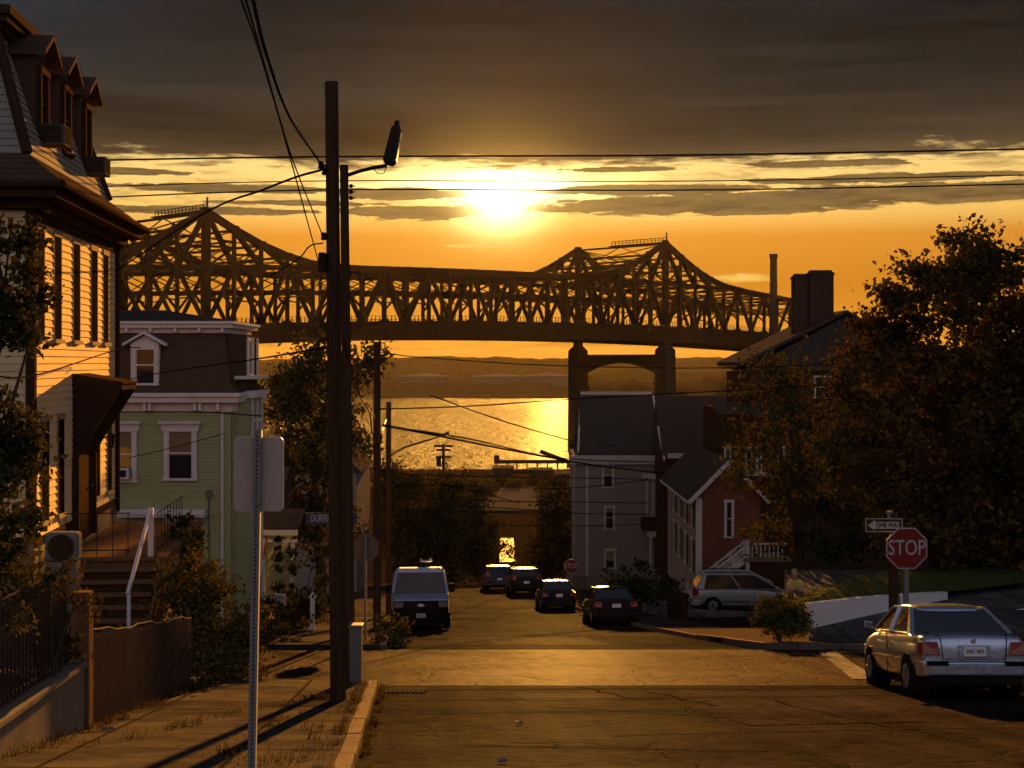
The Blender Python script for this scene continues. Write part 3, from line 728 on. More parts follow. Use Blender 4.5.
m.box(.0, .045, L - .14, L + .03, h(-3.28), h(2.8)); m.box(.0, .06, 0, L, h(-3.42), h(-3.27)); m.box(.024, .05, .12, L - .14, h(2.62), h(2.8))
m.build('corner_board', M_BTRIM, lh)
def ring(m, ox, z0, z1):
    m.box(-DP - ox, ox, -ox, L + ox, z0, z1)
m = MB(); ring(m, .22, h(2.8), h(2.98)); ring(m, .55, h(2.98), h(3.12)); ring(m, .60, h(3.12), h(3.30)); m.build('eave', M_BTRIM, lh, bevel=.02)
m = MB(); m.tube([(.66, -.62, h(3.22)), (.66, L + .62, h(3.22))], .075, 8); m.tube([(-DP, -.66, h(3.22)), (.66, -.66, h(3.22))], .075, 8); m.build('gutter', M_BTRIM, lh)
def frustum(m, i0, z0, i1, z1, nC, lip):
    for k in range(nC):
        ta, tb = k / nC, (k + 1) / nC; ia, ib = i0 + (i1 - i0) * ta - lip, i0 + (i1 - i0) * tb; za, zb = z0 + (z1 - z0) * ta, z0 + (z1 - z0) * tb
        A = [(-DP + ia, ia, za), (-ia, ia, za), (-ia, L - ia, za), (-DP + ia, L - ia, za)]; B = [(-DP + ib, ib, zb), (-ib, ib, zb), (-ib, L - ib, zb), (-DP + ib, L - ib, zb)]
        ii = ia + lip; C_ = [(-DP + ii, ii, za), (-ii, ii, za), (-ii, L - ii, za), (-DP + ii, L - ii, za)]
        for j in range(4):
            j2 = (j + 1) % 4; m.poly([A[j], A[j2], B[j2], B[j]]); m.poly([A[j], A[j2], C_[j2], C_[j]])
    m.poly(B)
m = MB(); frustum(m, -.60, h(3.30), .15, h(3.87), 5, .02); m.build('lower_roof', M_SHING, lh)
m = MB(); frustum(m, .15, h(3.87), .92, h(6.3), 17, .022); m.build('mansard_roof', mat('mansard_shingle', (.22, .19, .16), rough=.85, var=.25, scale=2, stretch=(1, 1, 4), bump=.2), lh)
m = MB()
for (a, b) in (((-.13, .13), (-.9, .9)), ((-.13, L - .13), (-.9, L - .9))): m = MB(); m.beam((a[0], a[1], h(3.87)), (b[0], b[1], h(6.3)), .16, .12); m.build('hip_trim', M_BTRIM, lh)
m = MB()
for ox, a, b in ((-.75, 6.3, 6.42), (-.62, 6.42, 6.55), (-.55, 6.55, 6.72)): m.box(-DP - ox, ox, -ox, L + ox, h(a), h(b))
m.build('roof_cornice', M_BTRIM, lh, bevel=.015)
dorm = []
for px, zb, zt in ((42, 4.44, 5.80), (65, 4.44, 5.86), (86, 4.42, 5.86)):
    sc = (((AW - .35) / ((px - 512) / F + DW)) - 26.2) / CS; dorm.append(sc)
    d = MB(); d.box(-1.3, -.36, sc - .52, sc + .52, h(4.15), h(6.0)); dm = d.build('dormer', M_SHING, lh)
    r_ = MB(); zr = h(6.42); ze = h(5.98)
    for sg in (-1, 1):
        r_.loft([[(-1.6, sc, zr), (-1.6, sc + sg * .72, ze), (-1.6, sc + sg * .72, ze + .09), (-1.6, sc, zr + .10)], [(-.10, sc, zr), (-.10, sc + sg * .72, ze), (-.10, sc + sg * .72, ze + .09), (-.10, sc, zr + .10)]])
    r_.prism([(sc - .52, h(6.0)), (sc + .52, h(6.0)), (sc, h(6.38))], 'x', -1.3, -.34)
    r_.build('dormer_roof', M_SHING, dm)
    win(dm, 'x+', -.36, sc - .36, sc + .36, h(zb), h(zt), M_BTRIM, cas=.10, proud=.09)
for a, b, py0, py1 in ((36, 44, 224, 341), (53, 61, 231, 341), (72, 79.5, 238, 342), (90, 97, 243, 342), (102.3, 108, 249, 342)):
    win(lh, 'x+', .02, S(a), S(b), h(.42), h(2.56), M_CASE, M_DGLASS, cas=.09, proud=.004)
for a, b in ((40, 48.5), (56.5, 63.5), (94, 99.5), (106, 111)):
    win(lh, 'x+', .02, S(a), S(b), h(-3.05), h(-1.05), M_CASE, M_DGLASS, cas=.09, proud=.004)
for a in (-2.6, -5.2):
    for z0 in (.4, -3.0): win(lh, 'y-', -.02, a - .45, a + .45, h(z0), h(z0 + 2.0), M_LTRIM)
# entrance: door, boarded hood with raking brackets
s0, s1 = S(72.5), S(88)
m = MB(); m.box(.02, .10, s0 + .1, s1 - .1, h(-3.75), h(-1.35)); dr = m.build('door', M_BTRIM, lh, bevel=.01)
m = MB(); m.lathe([(.03, 0), (.035, .03), (.02, .05)], (.13, s1 - .22, h(-2.7)), 'z', 10); m.build('handle', M_METAL, dr)
m = MB(); m.box(.0, 1.02, s0 - .08, s1 + .1, h(-.58), h(-.46)); m.loft([[(.0, s0 - .1, h(-.46)), (1.05, s0 - .1, h(-.46)), (1.05, s0 - .1, h(-.42)), (.0, s0 - .1, h(-.24))], [(0, s1 + .12, h(-.46)), (1.05, s1 + .12, h(-.46)), (1.05, s1 + .12, h(-.42)), (0, s1 + .12, h(-.24))]])
for sy in (s0 - .07, s1 + .03):
    m.prism([(.0, h(-.58)), (.92, h(-.58)), (.82, h(-.85)), (.10, h(-2.05)), (.0, h(-2.05))], 'y', sy, sy + .05)
m.build('door_hood', M_BTRIM, lh)
m = MB()
for sy in (s0 - .10, s1 + .09): m.beam((.06, sy, h(-2.0)), (.95, sy, h(-.6)), .05, .08); m.box(.02, .16, sy - .03, sy + .05, h(-3.75), h(-1.98)); m.build('hood_bracket', M_BTRIM, lh); m = MB()
m = MB(); m.tube([(.07, L - .06, h(2.9)), (.07, L - .06, h(-3.6))], .045, 8); m.tube([(.62, L - .06, h(3.15)), (.07, L - .06, h(2.85))], .045, 8); m.build('downspout', M_BTRIM, lh)
def hw(x, s, z=0):  # local point of the left house to the world
    c, sn = math.cos(math.atan(DW)), math.sin(math.atan(DW)); return Vector((hx + x * c - s * sn, 26.2 + x * sn + s * c, EYE + z))
AC = math.atan(DW)
ac_unit('window_air_conditioner', 'boxy grey air conditioner hanging out of the nearest dormer window', hw(-.26, dorm[0], 4.28), AC - math.pi / 2)
for o in (bpy.data.objects['window_air_conditioner'],): o.rotation_euler[2] = AC
# units stick out of +x: turn the casing so its depth runs along +x
def ac_x(label, s, z, x=-.30):
    t = thing('window_air_conditioner', label, 'air conditioner', hw(x, s, z), AC, 'window air conditioners')
    m = MB(); m.box(0, .45, -.30, .30, 0, .40); m.build('casing', M_ACG, t, bevel=.015)
    g = MB()
    for k in range(8): g.box(.05, .40, -.312, -.301, .05 + k * .043, .07 + k * .043)
    g.build('side_vent', M_DARKM, t)
    g = MB()
    for k in range(8): g.box(.451, .462, -.25, .25, .05 + k * .043, .07 + k * .043)
    g.build('grille', M_DARKM, t)
    return t
for c in kids(bpy.data.objects['window_air_conditioner']): bpy.data.objects.remove(c)
bpy.data.objects.remove(bpy.data.objects['window_air_conditioner'])
ac_x('boxy grey air conditioner hanging out of the nearest dormer window of the white house', dorm[0], 4.30)
ac_x('boxy air conditioner hanging out of the farthest dormer window of the white house', dorm[2], 4.26)
# porch lamp beside the door
t = thing('wall_lantern', 'small carriage lantern on the sunlit wall beside the hooded door', 'lamp', hw(.02, S(103), -1.85), AC)
m = MB(); m.beam((0, 0, .1), (.14, 0, .18), .03); m.build('bracket', M_DARKM, t)
m = MB(); m.lathe([(.02, .22), (.09, .16), (.085, .14), (.065, -.10), (.03, -.13)], (.16, 0, 0), 'z', 6); m.build('lantern', M_DARKM, t)
# ---------------------------------------------------------------- stoop
st = thing('front_stoop', 'worn wooden front steps with grey handrail leading to the hooded door', 'steps', hw(1.35, 1.4, -5.25), AC)
zt_ = 1.41; m = MB(); m.box(-1.25, .72, .4, L - 1.6, 0, zt_ - .08); m.build('platform', M_WOOD, st)
m = MB(); m.box(-1.27, .76, .32, L - 1.55, zt_ - .08, zt_); m.build('landing', M_WOOD, st)
for k in range(6):
    m = MB(); z = zt_ - .20 * (k + 1); y1 = .32 - .29 * k; m.box(-.72, .68, y1 - .31, y1, z - .05, z); m.box(-.70, .66, y1 - .03, y1 - .005, z - .2, z - .05); m.build('step', M_WOOD, st)
for x0, x1 in ((-.78, -.725), (.685, .74)):
    m = MB(); m.prism([(.32, zt_ - .02), (.32, -.1), (-1.5, -.1), (-1.5, .12)], 'x', x0, x1); m.build('stringer', M_WOOD, st)
lt = MB()
for k in range(16): lt.beam((.765, -1.35 + k * .1, 0.05), (.765, -1.05 + k * .1, .35 + k * .07), .02, .02)
lt.build('lattice', M_WOOD, st)
m = MB(); m.beam((.50, .36, zt_ + .92), (.42, -1.75, zt_ - .42), .055, .09); m.build('handrail', M_LTRIM, st)
m = MB(); m.box(.45, .55, .32, .42, zt_, zt_ + .95); m.build('post', M_LTRIM, st)
m = MB(); m.beam((.44, -1.72, -.25), (.44, -1.72, zt_ - .42), .06); m.build('post', M_LTRIM, st)
m = MB()
for k in range(9): yy = .5 + k * .42; m.tube([(.62, yy, zt_), (.62, yy, zt_ + .85)], .009, 5)
for zz in (.12, .85): m.tube([(.62, .42, zt_ + zz), (.62, 4.0, zt_ + zz)], .012, 5)
m.build('railing', M_DARKM, st); m = MB()
for k in range(5): xx = -1.15 + k * .3; m.tube([(xx, .42, zt_), (xx, .42, zt_ + .85)], .009, 5)
for zz in (.12, .85): m.tube([(-1.2, .42, zt_ + zz), (.1, .42, zt_ + zz)], .012, 5)
m.build('railing', M_DARKM, st)
# condenser beside the steps
t = thing('condenser_unit', 'square pale condenser unit with round dark fan grille beside the front steps', 'condenser', P(61, 562, 25.3), .02)
m = MB(); m.box(-.30, .30, 0, .32, 0, .52); m.build('casing', mat('condenser_paint', (.16, .14, .12), rough=.7, var=.35, scale=5), t, bevel=.06)
m = MB(); m.lathe([(.235, -.014), (.235, .0)], (0, 0, .26), 'y', 28); m.build('fan_grille', mat('rust_grille', (.05, .028, .016), rough=.7, var=.4, scale=8), t)
m = MB(); m.box(-.26, .26, .02, .3, -.9, -.002); m.build('stand', M_CONCW, t)

# ---------------------------------------------------------------- green house
G0 = 50.0; gx0, gx1 = -17.0, -9.88; gb = 9.6
gh_ = thing('green_house', 'pale green clapboard house with brown mansard roof and one pedimented dormer', 'house', (gx1, G0, EYE - gb), 0)
g = lambda z: z + gb; X_ = lambda px: (px - 512) / F * G0 - gx1; ZG = lambda py: (362 - py) / F * G0 + gb
wg = gx0 - gx1
m = MB(); m.box(wg, -.02, .02, 5.3, 0, g(-1.5)); m.build('inner_wall', M_GSIDE, gh_)
m = MB(); clap(m, 'y-', 0, wg, 0, .5, g(-1.75), course=.125); clap(m, 'x+', 0, 0, 5.3, .5, g(-1.75), course=.125); m.build('clapboard_wall', M_GSIDE, gh_)
m = MB(); m.box(wg - .02, .02, -.02, 5.3, -.5, .5); m.build('foundation', M_CONCW, gh_)
m = MB(); m.box(wg - .1, .05, -.06, 5.4, g(-1.75), g(-1.42)); m.box(wg - .1, .30, -.34, 5.6, g(-1.42), g(-1.22)); m.box(wg - .1, .38, -.42, 5.7, g(-1.22), g(-1.08))
for px in (120, 146, 151, 196, 201, 219): m.box(X_(px) - .06, X_(px) + .06, -.25, -.06, g(-1.70), g(-1.425))
m.build('cornice', M_LTRIM, gh_, bevel=.012)
m = MB(); m.loft([[(wg, -.36, g(-1.08)), (.32, -.36, g(-1.08)), (.32, 5.6, g(-1.08)), (wg, 5.6, g(-1.08))], [(wg, -.05, g(-.85)), (.0, -.05, g(-.85)), (.0, 5.3, g(-.85)), (wg, 5.3, g(-.85))], [(wg, .30, g(1.02)), (-.3, .30, g(1.02)), (-.3, 4.9, g(1.02)), (wg, 4.9, g(1.02))]]); m.build('mansard_roof', M_SHING, gh_)
m = MB(); m.box(wg, -.2, .2, 5.0, g(1.02), g(1.20)); m.box(wg, .02, -.02, 5.2, g(1.20), g(1.34)); m.box(wg, .1, -.1, 5.3, g(1.34), g(1.44))
for px in (126, 150, 175, 199, 222): m.box(X_(px) - .05, X_(px) + .05, .0, .198, g(1.05), g(1.198))
m.build('upper_cornice', M_LTRIM, gh_, bevel=.012)
m = MB(); m.loft([[(wg, -.1, g(1.44)), (.1, -.1, g(1.44)), (.1, 5.3, g(1.44)), (wg, 5.3, g(1.44))], [(wg, 3.5, g(1.95)), (-3.2, 3.5, g(1.95)), (-3.2, 5, g(1.95)), (wg, 5, g(1.95))]]); m.build('roof_top', M_ROOFD, gh_)
xa, xb = X_(129), X_(161); d = MB(); d.box(xa + .06, xb - .06, -.02, .8, ZG(387), ZG(345)); dm = d.build('dormer', M_LTRIM, gh_)
d = MB(); xm = (xa + xb) / 2
for sg in (-1, 1): d.loft([[(xm, -.22, ZG(334)), (xm + sg * .75, -.22, ZG(346)), (xm + sg * .75, -.22, ZG(343.5)), (xm, -.22, ZG(331.5))], [(xm, .9, ZG(334)), (xm + sg * .75, .9, ZG(346)), (xm + sg * .75, .9, ZG(343.5)), (xm, .9, ZG(331.5))]])
d.prism([(xm - .55, ZG(345)), (xm + .55, ZG(345)), (xm, ZG(335))], 'y', -.03, .6); d.build('pediment', M_LTRIM, dm)
win(dm, 'y-', -.02, X_(132.5), X_(158.5), ZG(384), ZG(346), M_LTRIM, cas=.13, proud=.06)
win(gh_, 'y-', -.02, X_(164), X_(197), ZG(479), ZG(427), M_LTRIM, cas=.16, hood=True, shade=.5)
win(gh_, 'y-', -.02, X_(105), X_(137), ZG(481), ZG(427), M_LTRIM, cas=.16, hood=True, shade=.32)
win(gh_, 'y-', -.02, X_(166), X_(197), ZG(572), ZG(516), M_LTRIM, cas=.16)
m = MB(); m.box(X_(121), X_(207), -.55, 0, ZG(513), ZG(509)); m.box(X_(121), X_(207), -.48, 0, ZG(516), ZG(513)); m.build('door_shelf', M_LTRIM, gh_)
m = MB(); m.tube([(X_(222.5), -.05, g(-1.4)), (X_(222.5), -.05, .2)], .05, 8); m.build('downspout', M_LTRIM, gh_)
m = MB(); m.tube([(X_(209), -.04, ZG(490)), (X_(209.5), -.04, ZG(585))], .025, 6); m.box(X_(207), X_(212), -.12, -.02, ZG(498), ZG(490)); m.build('meter_pipe', M_METAL, gh_)
# side bay with its own little mansard
m = MB(); oct_ = [(.0, .9), (.42, 1.6), (.42, 3.6), (.0, 4.3)]
m.prism(oct_, 'z', .3, g(-1.3)); by = m.build('bay', M_GSIDE, gh_)
m = MB(); m.prism([(.0, .6), (.58, 1.45), (.58, 3.8), (0, 4.6)], 'z', g(-1.3), g(-1.05)); m.prism([(0, .6), (.64, 1.4), (.64, 3.85), (0, 4.7)], 'z', g(-.62), g(-.5)); m.build('bay_cornice', M_LTRIM, by)
m = MB(); m.prism([(-.3, .8), (.25, 1.6), (.25, 3.6), (-.3, 4.4)], 'z', g(-1.05), g(1.0)); m.build('bay_roof', M_SHING, by)
for z0, z1 in ((-4.2, -2.1), (-7.9, -5.6)):
    for ya in (1.75, 2.75): win(by, 'x+', .42, ya, ya + .75, g(z0), g(z1), M_LTRIM, cas=.12)
m = MB()
for ya in (1.62, 2.6, 3.58): m.box(.422, .50, ya - .06, ya + .06, .5, g(-1.3)); m.box(.252, .33, ya - .05, ya + .05, g(-.5), g(.9))
m.build('corner_board', M_LTRIM, by)
win(by, 'x+', .252, 1.8, 2.5, g(-.45), g(.85), M_LTRIM, cas=.1)
ac = thing('window_air_conditioner', 'white air conditioner in the left front window of the green house', 'air conditioner', (gx1 + X_(124.5), G0 - .07, EYE + (362 - 478) / F * G0), 0, 'window air conditioners')
m = MB(); m.box(-.22, .22, -.30, .0, .0, .36); m.build('casing', M_LTRIM, ac, bevel=.012)
m = MB(); m.box(-.15, .15, -.312, -.301, .06, .30); m.build('grille', M_DARKM, ac)

# ---------------------------------------------------------------- porch house behind
t = thing('porch_house', 'low dark house with white porch roof beyond the green house', 'house', (-10.3, 60, EYE - 10.9))
m = MB(); m.box(-6, .0, 0, 8, 0, 4.0); m.build('wall', M_GSIDE, t)
m = MB(); m.loft([[(-6.3, -.2, 4), (.3, -.2, 4), (.3, 8.2, 4), (-6.3, 8.2, 4)], [(-6.3, 4, 6.2), (.3, 4, 6.2), (.3, 4.05, 6.2), (-6.3, 4.05, 6.2)]]); m.build('roof', M_ROOFD, t)
m = MB(); m.loft([[(-1.5, -2.4, 4.05), (1.6, -2.4, 4.05), (1.6, 0, 4.6), (-1.5, 0, 4.6)], [(-1.5, -2.4, 4.17), (1.6, -2.4, 4.17), (1.6, 0, 4.72), (-1.5, 0, 4.72)]]); pr = m.build('porch_roof', M_ROOFD, t)
m = MB(); m.box(-1.5, 1.62, -2.44, -2.38, 3.88, 4.10); m.box(-1.5, 1.6, -2.42, -2.36, 3.6, 3.7); m.build('fascia', M_LTRIM, pr)
for xx in (-1.2, .2, 1.4): m = MB(); m.box(xx - .07, xx + .07, -2.35, -2.2, 0, 3.62); m.build('post', M_LTRIM, t)
m = MB(); m.box(-1.5, 1.6, -2.4, 0, .0, .5); m.build('porch_floor', M_WOOD, t)
win(t, 'y-', 0, -1.1, -.2, 1.3, 3.2, M_LTRIM)
fl = thing('hanging_flag', 'small red and white striped flag hanging from the white porch', 'flag', (-10.1, 57.45, EYE - 7.25))
m = MB(); m.tube([(-.35, 0, .1), (.25, -.3, .35)], .012, 5); m.build('pole', M_WOOD, fl)
for k in range(7):
    m = MB(); x0 = -.36 + k * .085; m.poly([(x0, -.05 - .02 * math.sin(k), -.1 + k * .04), (x0 + .085, -.05 - .02 * math.sin(k + 1), -.06 + k * .04), (x0 + .085 - .12, -.06, -.86 + k * .03), (x0 - .12, -.05, -.9 + k * .03)])
    m.build('stripe', mat('flag_red', (.35, .03, .03), rough=.8) if k % 2 == 0 else M_LTRIM, fl)
# pale house seen between the poles
t = thing('pale_house', 'pale clapboard house glimpsed between the utility poles', 'house', (-9.4, 86, EYE - 14.2))
m = MB(); m.box(-5, 0, 0, 8, 0, 7.6); clap(m, 'y-', 0, -5, 0, .3, 7.5, course=.2); m.build('wall', M_GRAYSIDE, t)
m = MB(); m.loft([[(-5.3, -.3, 7.6), (.3, -.3, 7.6), (.3, 8.3, 7.6), (-5.3, 8.3, 7.6)], [(-2.6, -.3, 10.2), (-2.4, -.3, 10.2), (-2.4, 8.3, 10.2), (-2.6, 8.3, 10.2)]]); m.build('roof', M_ROOFD, t)
for xx in (-1.4, -3.9): win(t, 'y-', -.02, xx, xx + .85, 4.6, 6.3, M_LTRIM)

# ---------------------------------------------------------------- grey three-storey house
GD = 100.0; gX = lambda px: (px - 512) / F * GD; gZ = lambda py: (362 - py) / F * GD + 15.9
t = thing('gray_house', 'tall grey three storey clapboard house with bay window and steep roof', 'house', (gX(575), GD, EYE - 15.9))
ox = gX(575); x1 = gX(660) - ox
m = MB(); m.box(0, x1, .02, 9, 0, gZ(457)); m.build('inner_wall', M_GRAYSIDE, t)
m = MB(); clap(m, 'y-', 0, gX(588) - ox, x1, 0, gZ(457), course=.16, lip=.03); clap(m, 'x-', 0, 1.2, 9, 0, gZ(457), course=.16, lip=.03)
clap(m, 'y-', .6, 0, gX(588) - ox, gZ(545), gZ(457), course=.16, lip=.03); m.build('clapboard_wall', M_GRAYSIDE, t)
m = MB(); m.box(gX(587) - ox - .08, gX(587) - ox + .08, -.05, .6, 0, gZ(457)); m.box(-.05, .1, .55, .7, gZ(545), gZ(457)); m.build('corner_board', M_DTRIM, t)
m = MB(); m.box(-.3, x1 + .3, -.4, .0, gZ(461), gZ(455)); m.box(-.3, x1 + .2, -.3, .0, gZ(464), gZ(461.2)); m.build('eave', M_DTRIM, t)
m = MB(); zr = gZ(399) + .2; m.loft([[(.2, -.4, gZ(455)), (x1 + .1, -.4, gZ(455)), (x1 + .1, 8.6, gZ(455)), (.2, 8.6, gZ(455))], [(.55, 4.0, zr), (x1 - .15, 4.0, zr), (x1 - .15, 4.3, zr), (.55, 4.3, zr)]]); m.build('roof', M_ROOFD, t)
m = MB(); m.box(.6, x1 - .2, 4.0, 4.3, zr - .02, zr + .22); m.build('sunlit_ridge_strip', M_DTRIM, t)  # pale strip painting the sunlit line along the ridge
m = MB(); m.beam((x1 + .12, -.4, gZ(455)), (x1 - .1, 4, zr), .14, .2); m.beam((.2, -.4, gZ(452)), (.5, 3.2, gZ(412)), .14, .2)
m.beam((x1 + .75, -.3, gZ(455)), (x1 + .5, 1.8, gZ(430)), .12, .15)
m.build('rake_board', M_DTRIM, t)
for pa, pb, ya, yb in ((602, 614, 487, 464), (604, 615, 529, 506), (604, 616, 568, 549)): win(t, 'y-', -.03, gX(pa) - ox, gX(pb) - ox, gZ(ya), gZ(yb), M_DTRIM, cas=.12, shade=(.45 if ya < 500 else .2 if ya < 540 else .6))
bx0, bx1 = gX(644) - ox, gX(671) - ox
m = MB(); m.prism([(bx0, 0), (bx0 + .15, -.9), (bx1 - .15, -.9), (bx1, 0)], 'z', gZ(516), gZ(478)); by = m.build('bay_window', M_GRAYSIDE, t)
win(by, 'y-', -.9, gX(654) - ox, gX(664) - ox, gZ(512), gZ(482), M_DTRIM, cas=.12)
m = MB()
for px in (646, 651.5, 666, 669): m.box(gX(px) - ox - .06, gX(px) - ox + .06, -.97, -.9, gZ(514), gZ(480))
m.box(bx0 - .15, bx1 + .15, -1.05, 0, gZ(478), gZ(473.5)); m.build('trim', M_DTRIM, by)
m = MB(); m.box(bx0 - .25, bx1 + .1, -1.4, 0, gZ(528), gZ(517)); m.build('balcony', M_BTRIM, t)
m = MB(); m.box(bx0 + .2, bx1 + .1, -1.2, 0, gZ(535), gZ(529)); m.build('porch_roof', M_DTRIM, t)
for px in (649, 671): m = MB(); m.box(gX(px) - ox - .08, gX(px) - ox + .08, -1.15, -1.0, gZ(583), gZ(535)); m.build('porch_post', M_DTRIM, t)
m = MB(); m.box(gX(655) - ox, gX(664) - ox, -.03, .02, gZ(568), gZ(538)); m.build('door', M_DTRIM, t)
m = MB()
for k in range(14): xx = gX(650) - ox + k * .11; m.box(xx, xx + .03, -1.12, -1.08, gZ(577), gZ(568))
m.box(gX(650) - ox, gX(671) - ox, -1.14, -1.06, gZ(568), gZ(567)); m.build('porch_railing', M_DTRIM, t)
m = MB(); m.box(-.8, 6.5, -4.1, -3.9, -1.2, gZ(567)); bw = m.build('boundary_wall', M_CONCW, None)
bw.location = t.location; tag(bw, 'long low grey boundary wall in front of the tall grey house', 'wall')
# dark roofed neighbour
t = thing('dark_roof_house', 'house with broad dark roof and white eave behind the red house', 'house', (10.9, 93, EYE - 15.2))
D_ = lambda px: (px - 512) / F * 93 - 10.9; DZ = lambda py: (362 - py) / F * 93 + 15.2
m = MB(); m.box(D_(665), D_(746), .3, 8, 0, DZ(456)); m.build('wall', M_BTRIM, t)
m = MB(); m.loft([[(D_(662), -.2, DZ(455)), (D_(748), -.2, DZ(455)), (D_(748), 8, DZ(455)), (D_(662), 8, DZ(455))], [(D_(662), 3.6, DZ(397)), (D_(746), 3.6, DZ(397)), (D_(746), 3.9, DZ(397)), (D_(662), 3.9, DZ(397))]]); m.build('roof', M_ROOFD, t)
m = MB(); m.box(D_(667), D_(721), -.32, -.2, DZ(458), DZ(453)); m.beam((D_(664), -.3, DZ(460)), (D_(661), 1.8, DZ(428)), .13, .2); m.build('eave', M_DTRIM, t)
# red house with white outside stairs
RD = 75.0; rX = lambda px: (px - 512) / F * RD; rZ = lambda py: (362 - py) / F * RD + 13.2
ox = rX(697)
t = thing('red_house', 'red shingled gable house with white outside stairs beside the grey house', 'house', (ox, RD, EYE - 13.2))
W_ = rX(760) - ox; zE = rZ(496); zR = rZ(462)
def gab(z): 
    if z <= zE: return (0, W_)
    k = (z - zE) / (zR - zE); return (W_ / 2 * k, W_ - W_ / 2 * k)
m = MB(); m.prism([(0, 0), (W_, 0), (W_, zE), (W_ / 2, zR), (0, zE)], 'y', .03, 14); m.build('inner_wall', M_BRICK, t)
m = MB(); clap(m, 'y-', 0, 0, W_, 0, zR, course=.17, lip=.03, ext=gab); m.build('shingle_wall', M_BRICK, t)
m = MB(); clap(m, 'x-', 0, 0, 14, 0, zE, course=.2, lip=.025); m.build('side_wall', mat('tan_side', (.23, .17, .13), rough=.8, var=.2, scale=2), t)
m = MB()
for sg, xe in ((1, 0), (-1, W_)): m.loft([[(xe - sg * .45, -.35, zE - .35), (W_ / 2, -.35, zR), (W_ / 2, -.35, zR + .16), (xe - sg * .45, -.35, zE - .19)], [(xe - sg * .45, 14.2, zE - .35), (W_ / 2, 14.2, zR), (W_ / 2, 14.2, zR + .16), (xe - sg * .45, 14.2, zE - .19)]])
m.build('roof', M_ROOFD, t)
m = MB(); m.beam((-.45, -.4, zE - .30), (W_ / 2, -.4, zR + .05), .06, .22); m.beam((W_ + .45, -.4, zE - .30), (W_ / 2, -.4, zR + .05), .06, .22); m.box(-.5, -.4, -.3, 14, zE - .42, zE - .28); m.build('rake_board', M_DTRIM, t)
m = MB(); m.box(-.06, .26, -.07, .0, 0, zE - .1); m.build('corner_board', M_DTRIM, t)
win(t, 'y-', -.03, rX(724) - ox, rX(734) - ox, rZ(537), rZ(500), M_DTRIM, cas=.12)
for ya in (1.2, 4.0, 6.8, 9.6):
    for z0 in (rZ(530), rZ(575)):
        win(t, 'x-', -.03, ya, ya + 1.0, z0, z0 + 1.75, M_DTRIM, cas=.1)
        for yb in (ya - .42, ya + 1.06): m = MB(); m.box(-.07, -.03, yb, yb + .36, z0, z0 + 1.7); m.build('shutter', M_BTRIM, t)
m = MB(); pxl = rX(741) - ox; m.box(pxl - .2, pxl + 2.2, -2.2, 0, rZ(556), rZ(552.5)); m.build('porch_floor', M_WOOD, t)
m = MB(); m.prism([(rX(688) - ox, rZ(596)), (pxl, rZ(556)), (pxl, rZ(551)), (rX(688) - ox, rZ(591))], 'y', -2.1, -2.0)
m.prism([(rX(688) - ox, rZ(596)), (pxl, rZ(556)), (pxl, rZ(551)), (rX(688) - ox, rZ(591))], 'y', -1.0, -.9)
for k in range(11):
    f_ = k / 11; xx = rX(688) - ox + (pxl - rX(688) + ox) * f_; zz = rZ(594) + (rZ(553) - rZ(594)) * f_; m.box(xx, xx + .3, -2.0, -1.0, zz, zz + .05)
m.build('stairs', M_DTRIM, t)
m = MB()
for yy in (-2.05, -.95):
    for off in (0, .5): m.beam((rX(686) - ox, yy, rZ(583) - off), (pxl, yy, rZ(540) - off), .07, .12)
    for f_ in (0, .25, .5, .75, 1): xx = rX(686) - ox + (pxl - rX(686) + ox) * f_; zz = rZ(583) + (rZ(540) - rZ(583)) * f_; m.box(xx - .05, xx + .05, yy - .05, yy + .05, zz - 1.1, zz + .1)
for k in range(9): xx = pxl + k * .22; m.box(xx, xx + .05, -2.1, -2.05, rZ(552), rZ(539))
m.box(pxl, pxl + 2.0, -2.13, -2.03, rZ(539.5), rZ(538)); m.box(pxl - .09, pxl + .09, -2.15, -1.97, rZ(575), rZ(535)); m.build('stair_railing', M_DTRIM, t)
# house among the trees, with twin brick chimneys
TD = 82.0; tX = lambda px: (px - 512) / F * TD; tZ = lambda py: (362 - py) / F * TD + 14.2
ox = tX(745)
t = thing('chimney_house', 'dark house behind the trees with broad roof and two massive brick chimneys', 'house', (ox, TD, EYE - 14.2))
W_ = tX(935) - ox; xr = tX(846) - ox
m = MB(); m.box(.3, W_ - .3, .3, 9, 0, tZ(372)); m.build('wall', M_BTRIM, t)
m = MB(); m.loft([[(-.3, -.3, tZ(366)), (xr, -.3, tZ(313)), (xr, -.3, tZ(310)), (-.3, -.3, tZ(362))], [(-.3, 9, tZ(366)), (xr, 9, tZ(313)), (xr, 9, tZ(310)), (-.3, 9, tZ(362))]])
m.loft([[(W_, -.3, tZ(366)), (xr, -.3, tZ(313)), (xr, -.3, tZ(310)), (W_, -.3, tZ(362))], [(W_, 9, tZ(366)), (xr, 9, tZ(313)), (xr, 9, tZ(310)), (W_, 9, tZ(362))]])
m.prism([(0, tZ(370)), (W_ - .3, tZ(370)), (xr, tZ(316))], 'y', 0, 8.9); rf = m.build('roof', M_ROOFD, t)
for xa, xb, zt_, ya in ((797.5, 812.2, 274.5, 1.0), (812.6, 837, 271, .8)):
    m = MB(); a, b = tX(xa) - ox, tX(xb) - ox; m.box(a, b, ya, ya + .9, tZ(345), tZ(zt_)); m.box(a - .05, b + .05, ya - .05, ya + .95, tZ(zt_ + 3), tZ(zt_ + 1)); m.box(a + .08, b - .08, ya + .1, ya + .8, tZ(zt_), tZ(zt_ - 2)); m.build('chimney', M_CHIM, rf, bevel=.02)
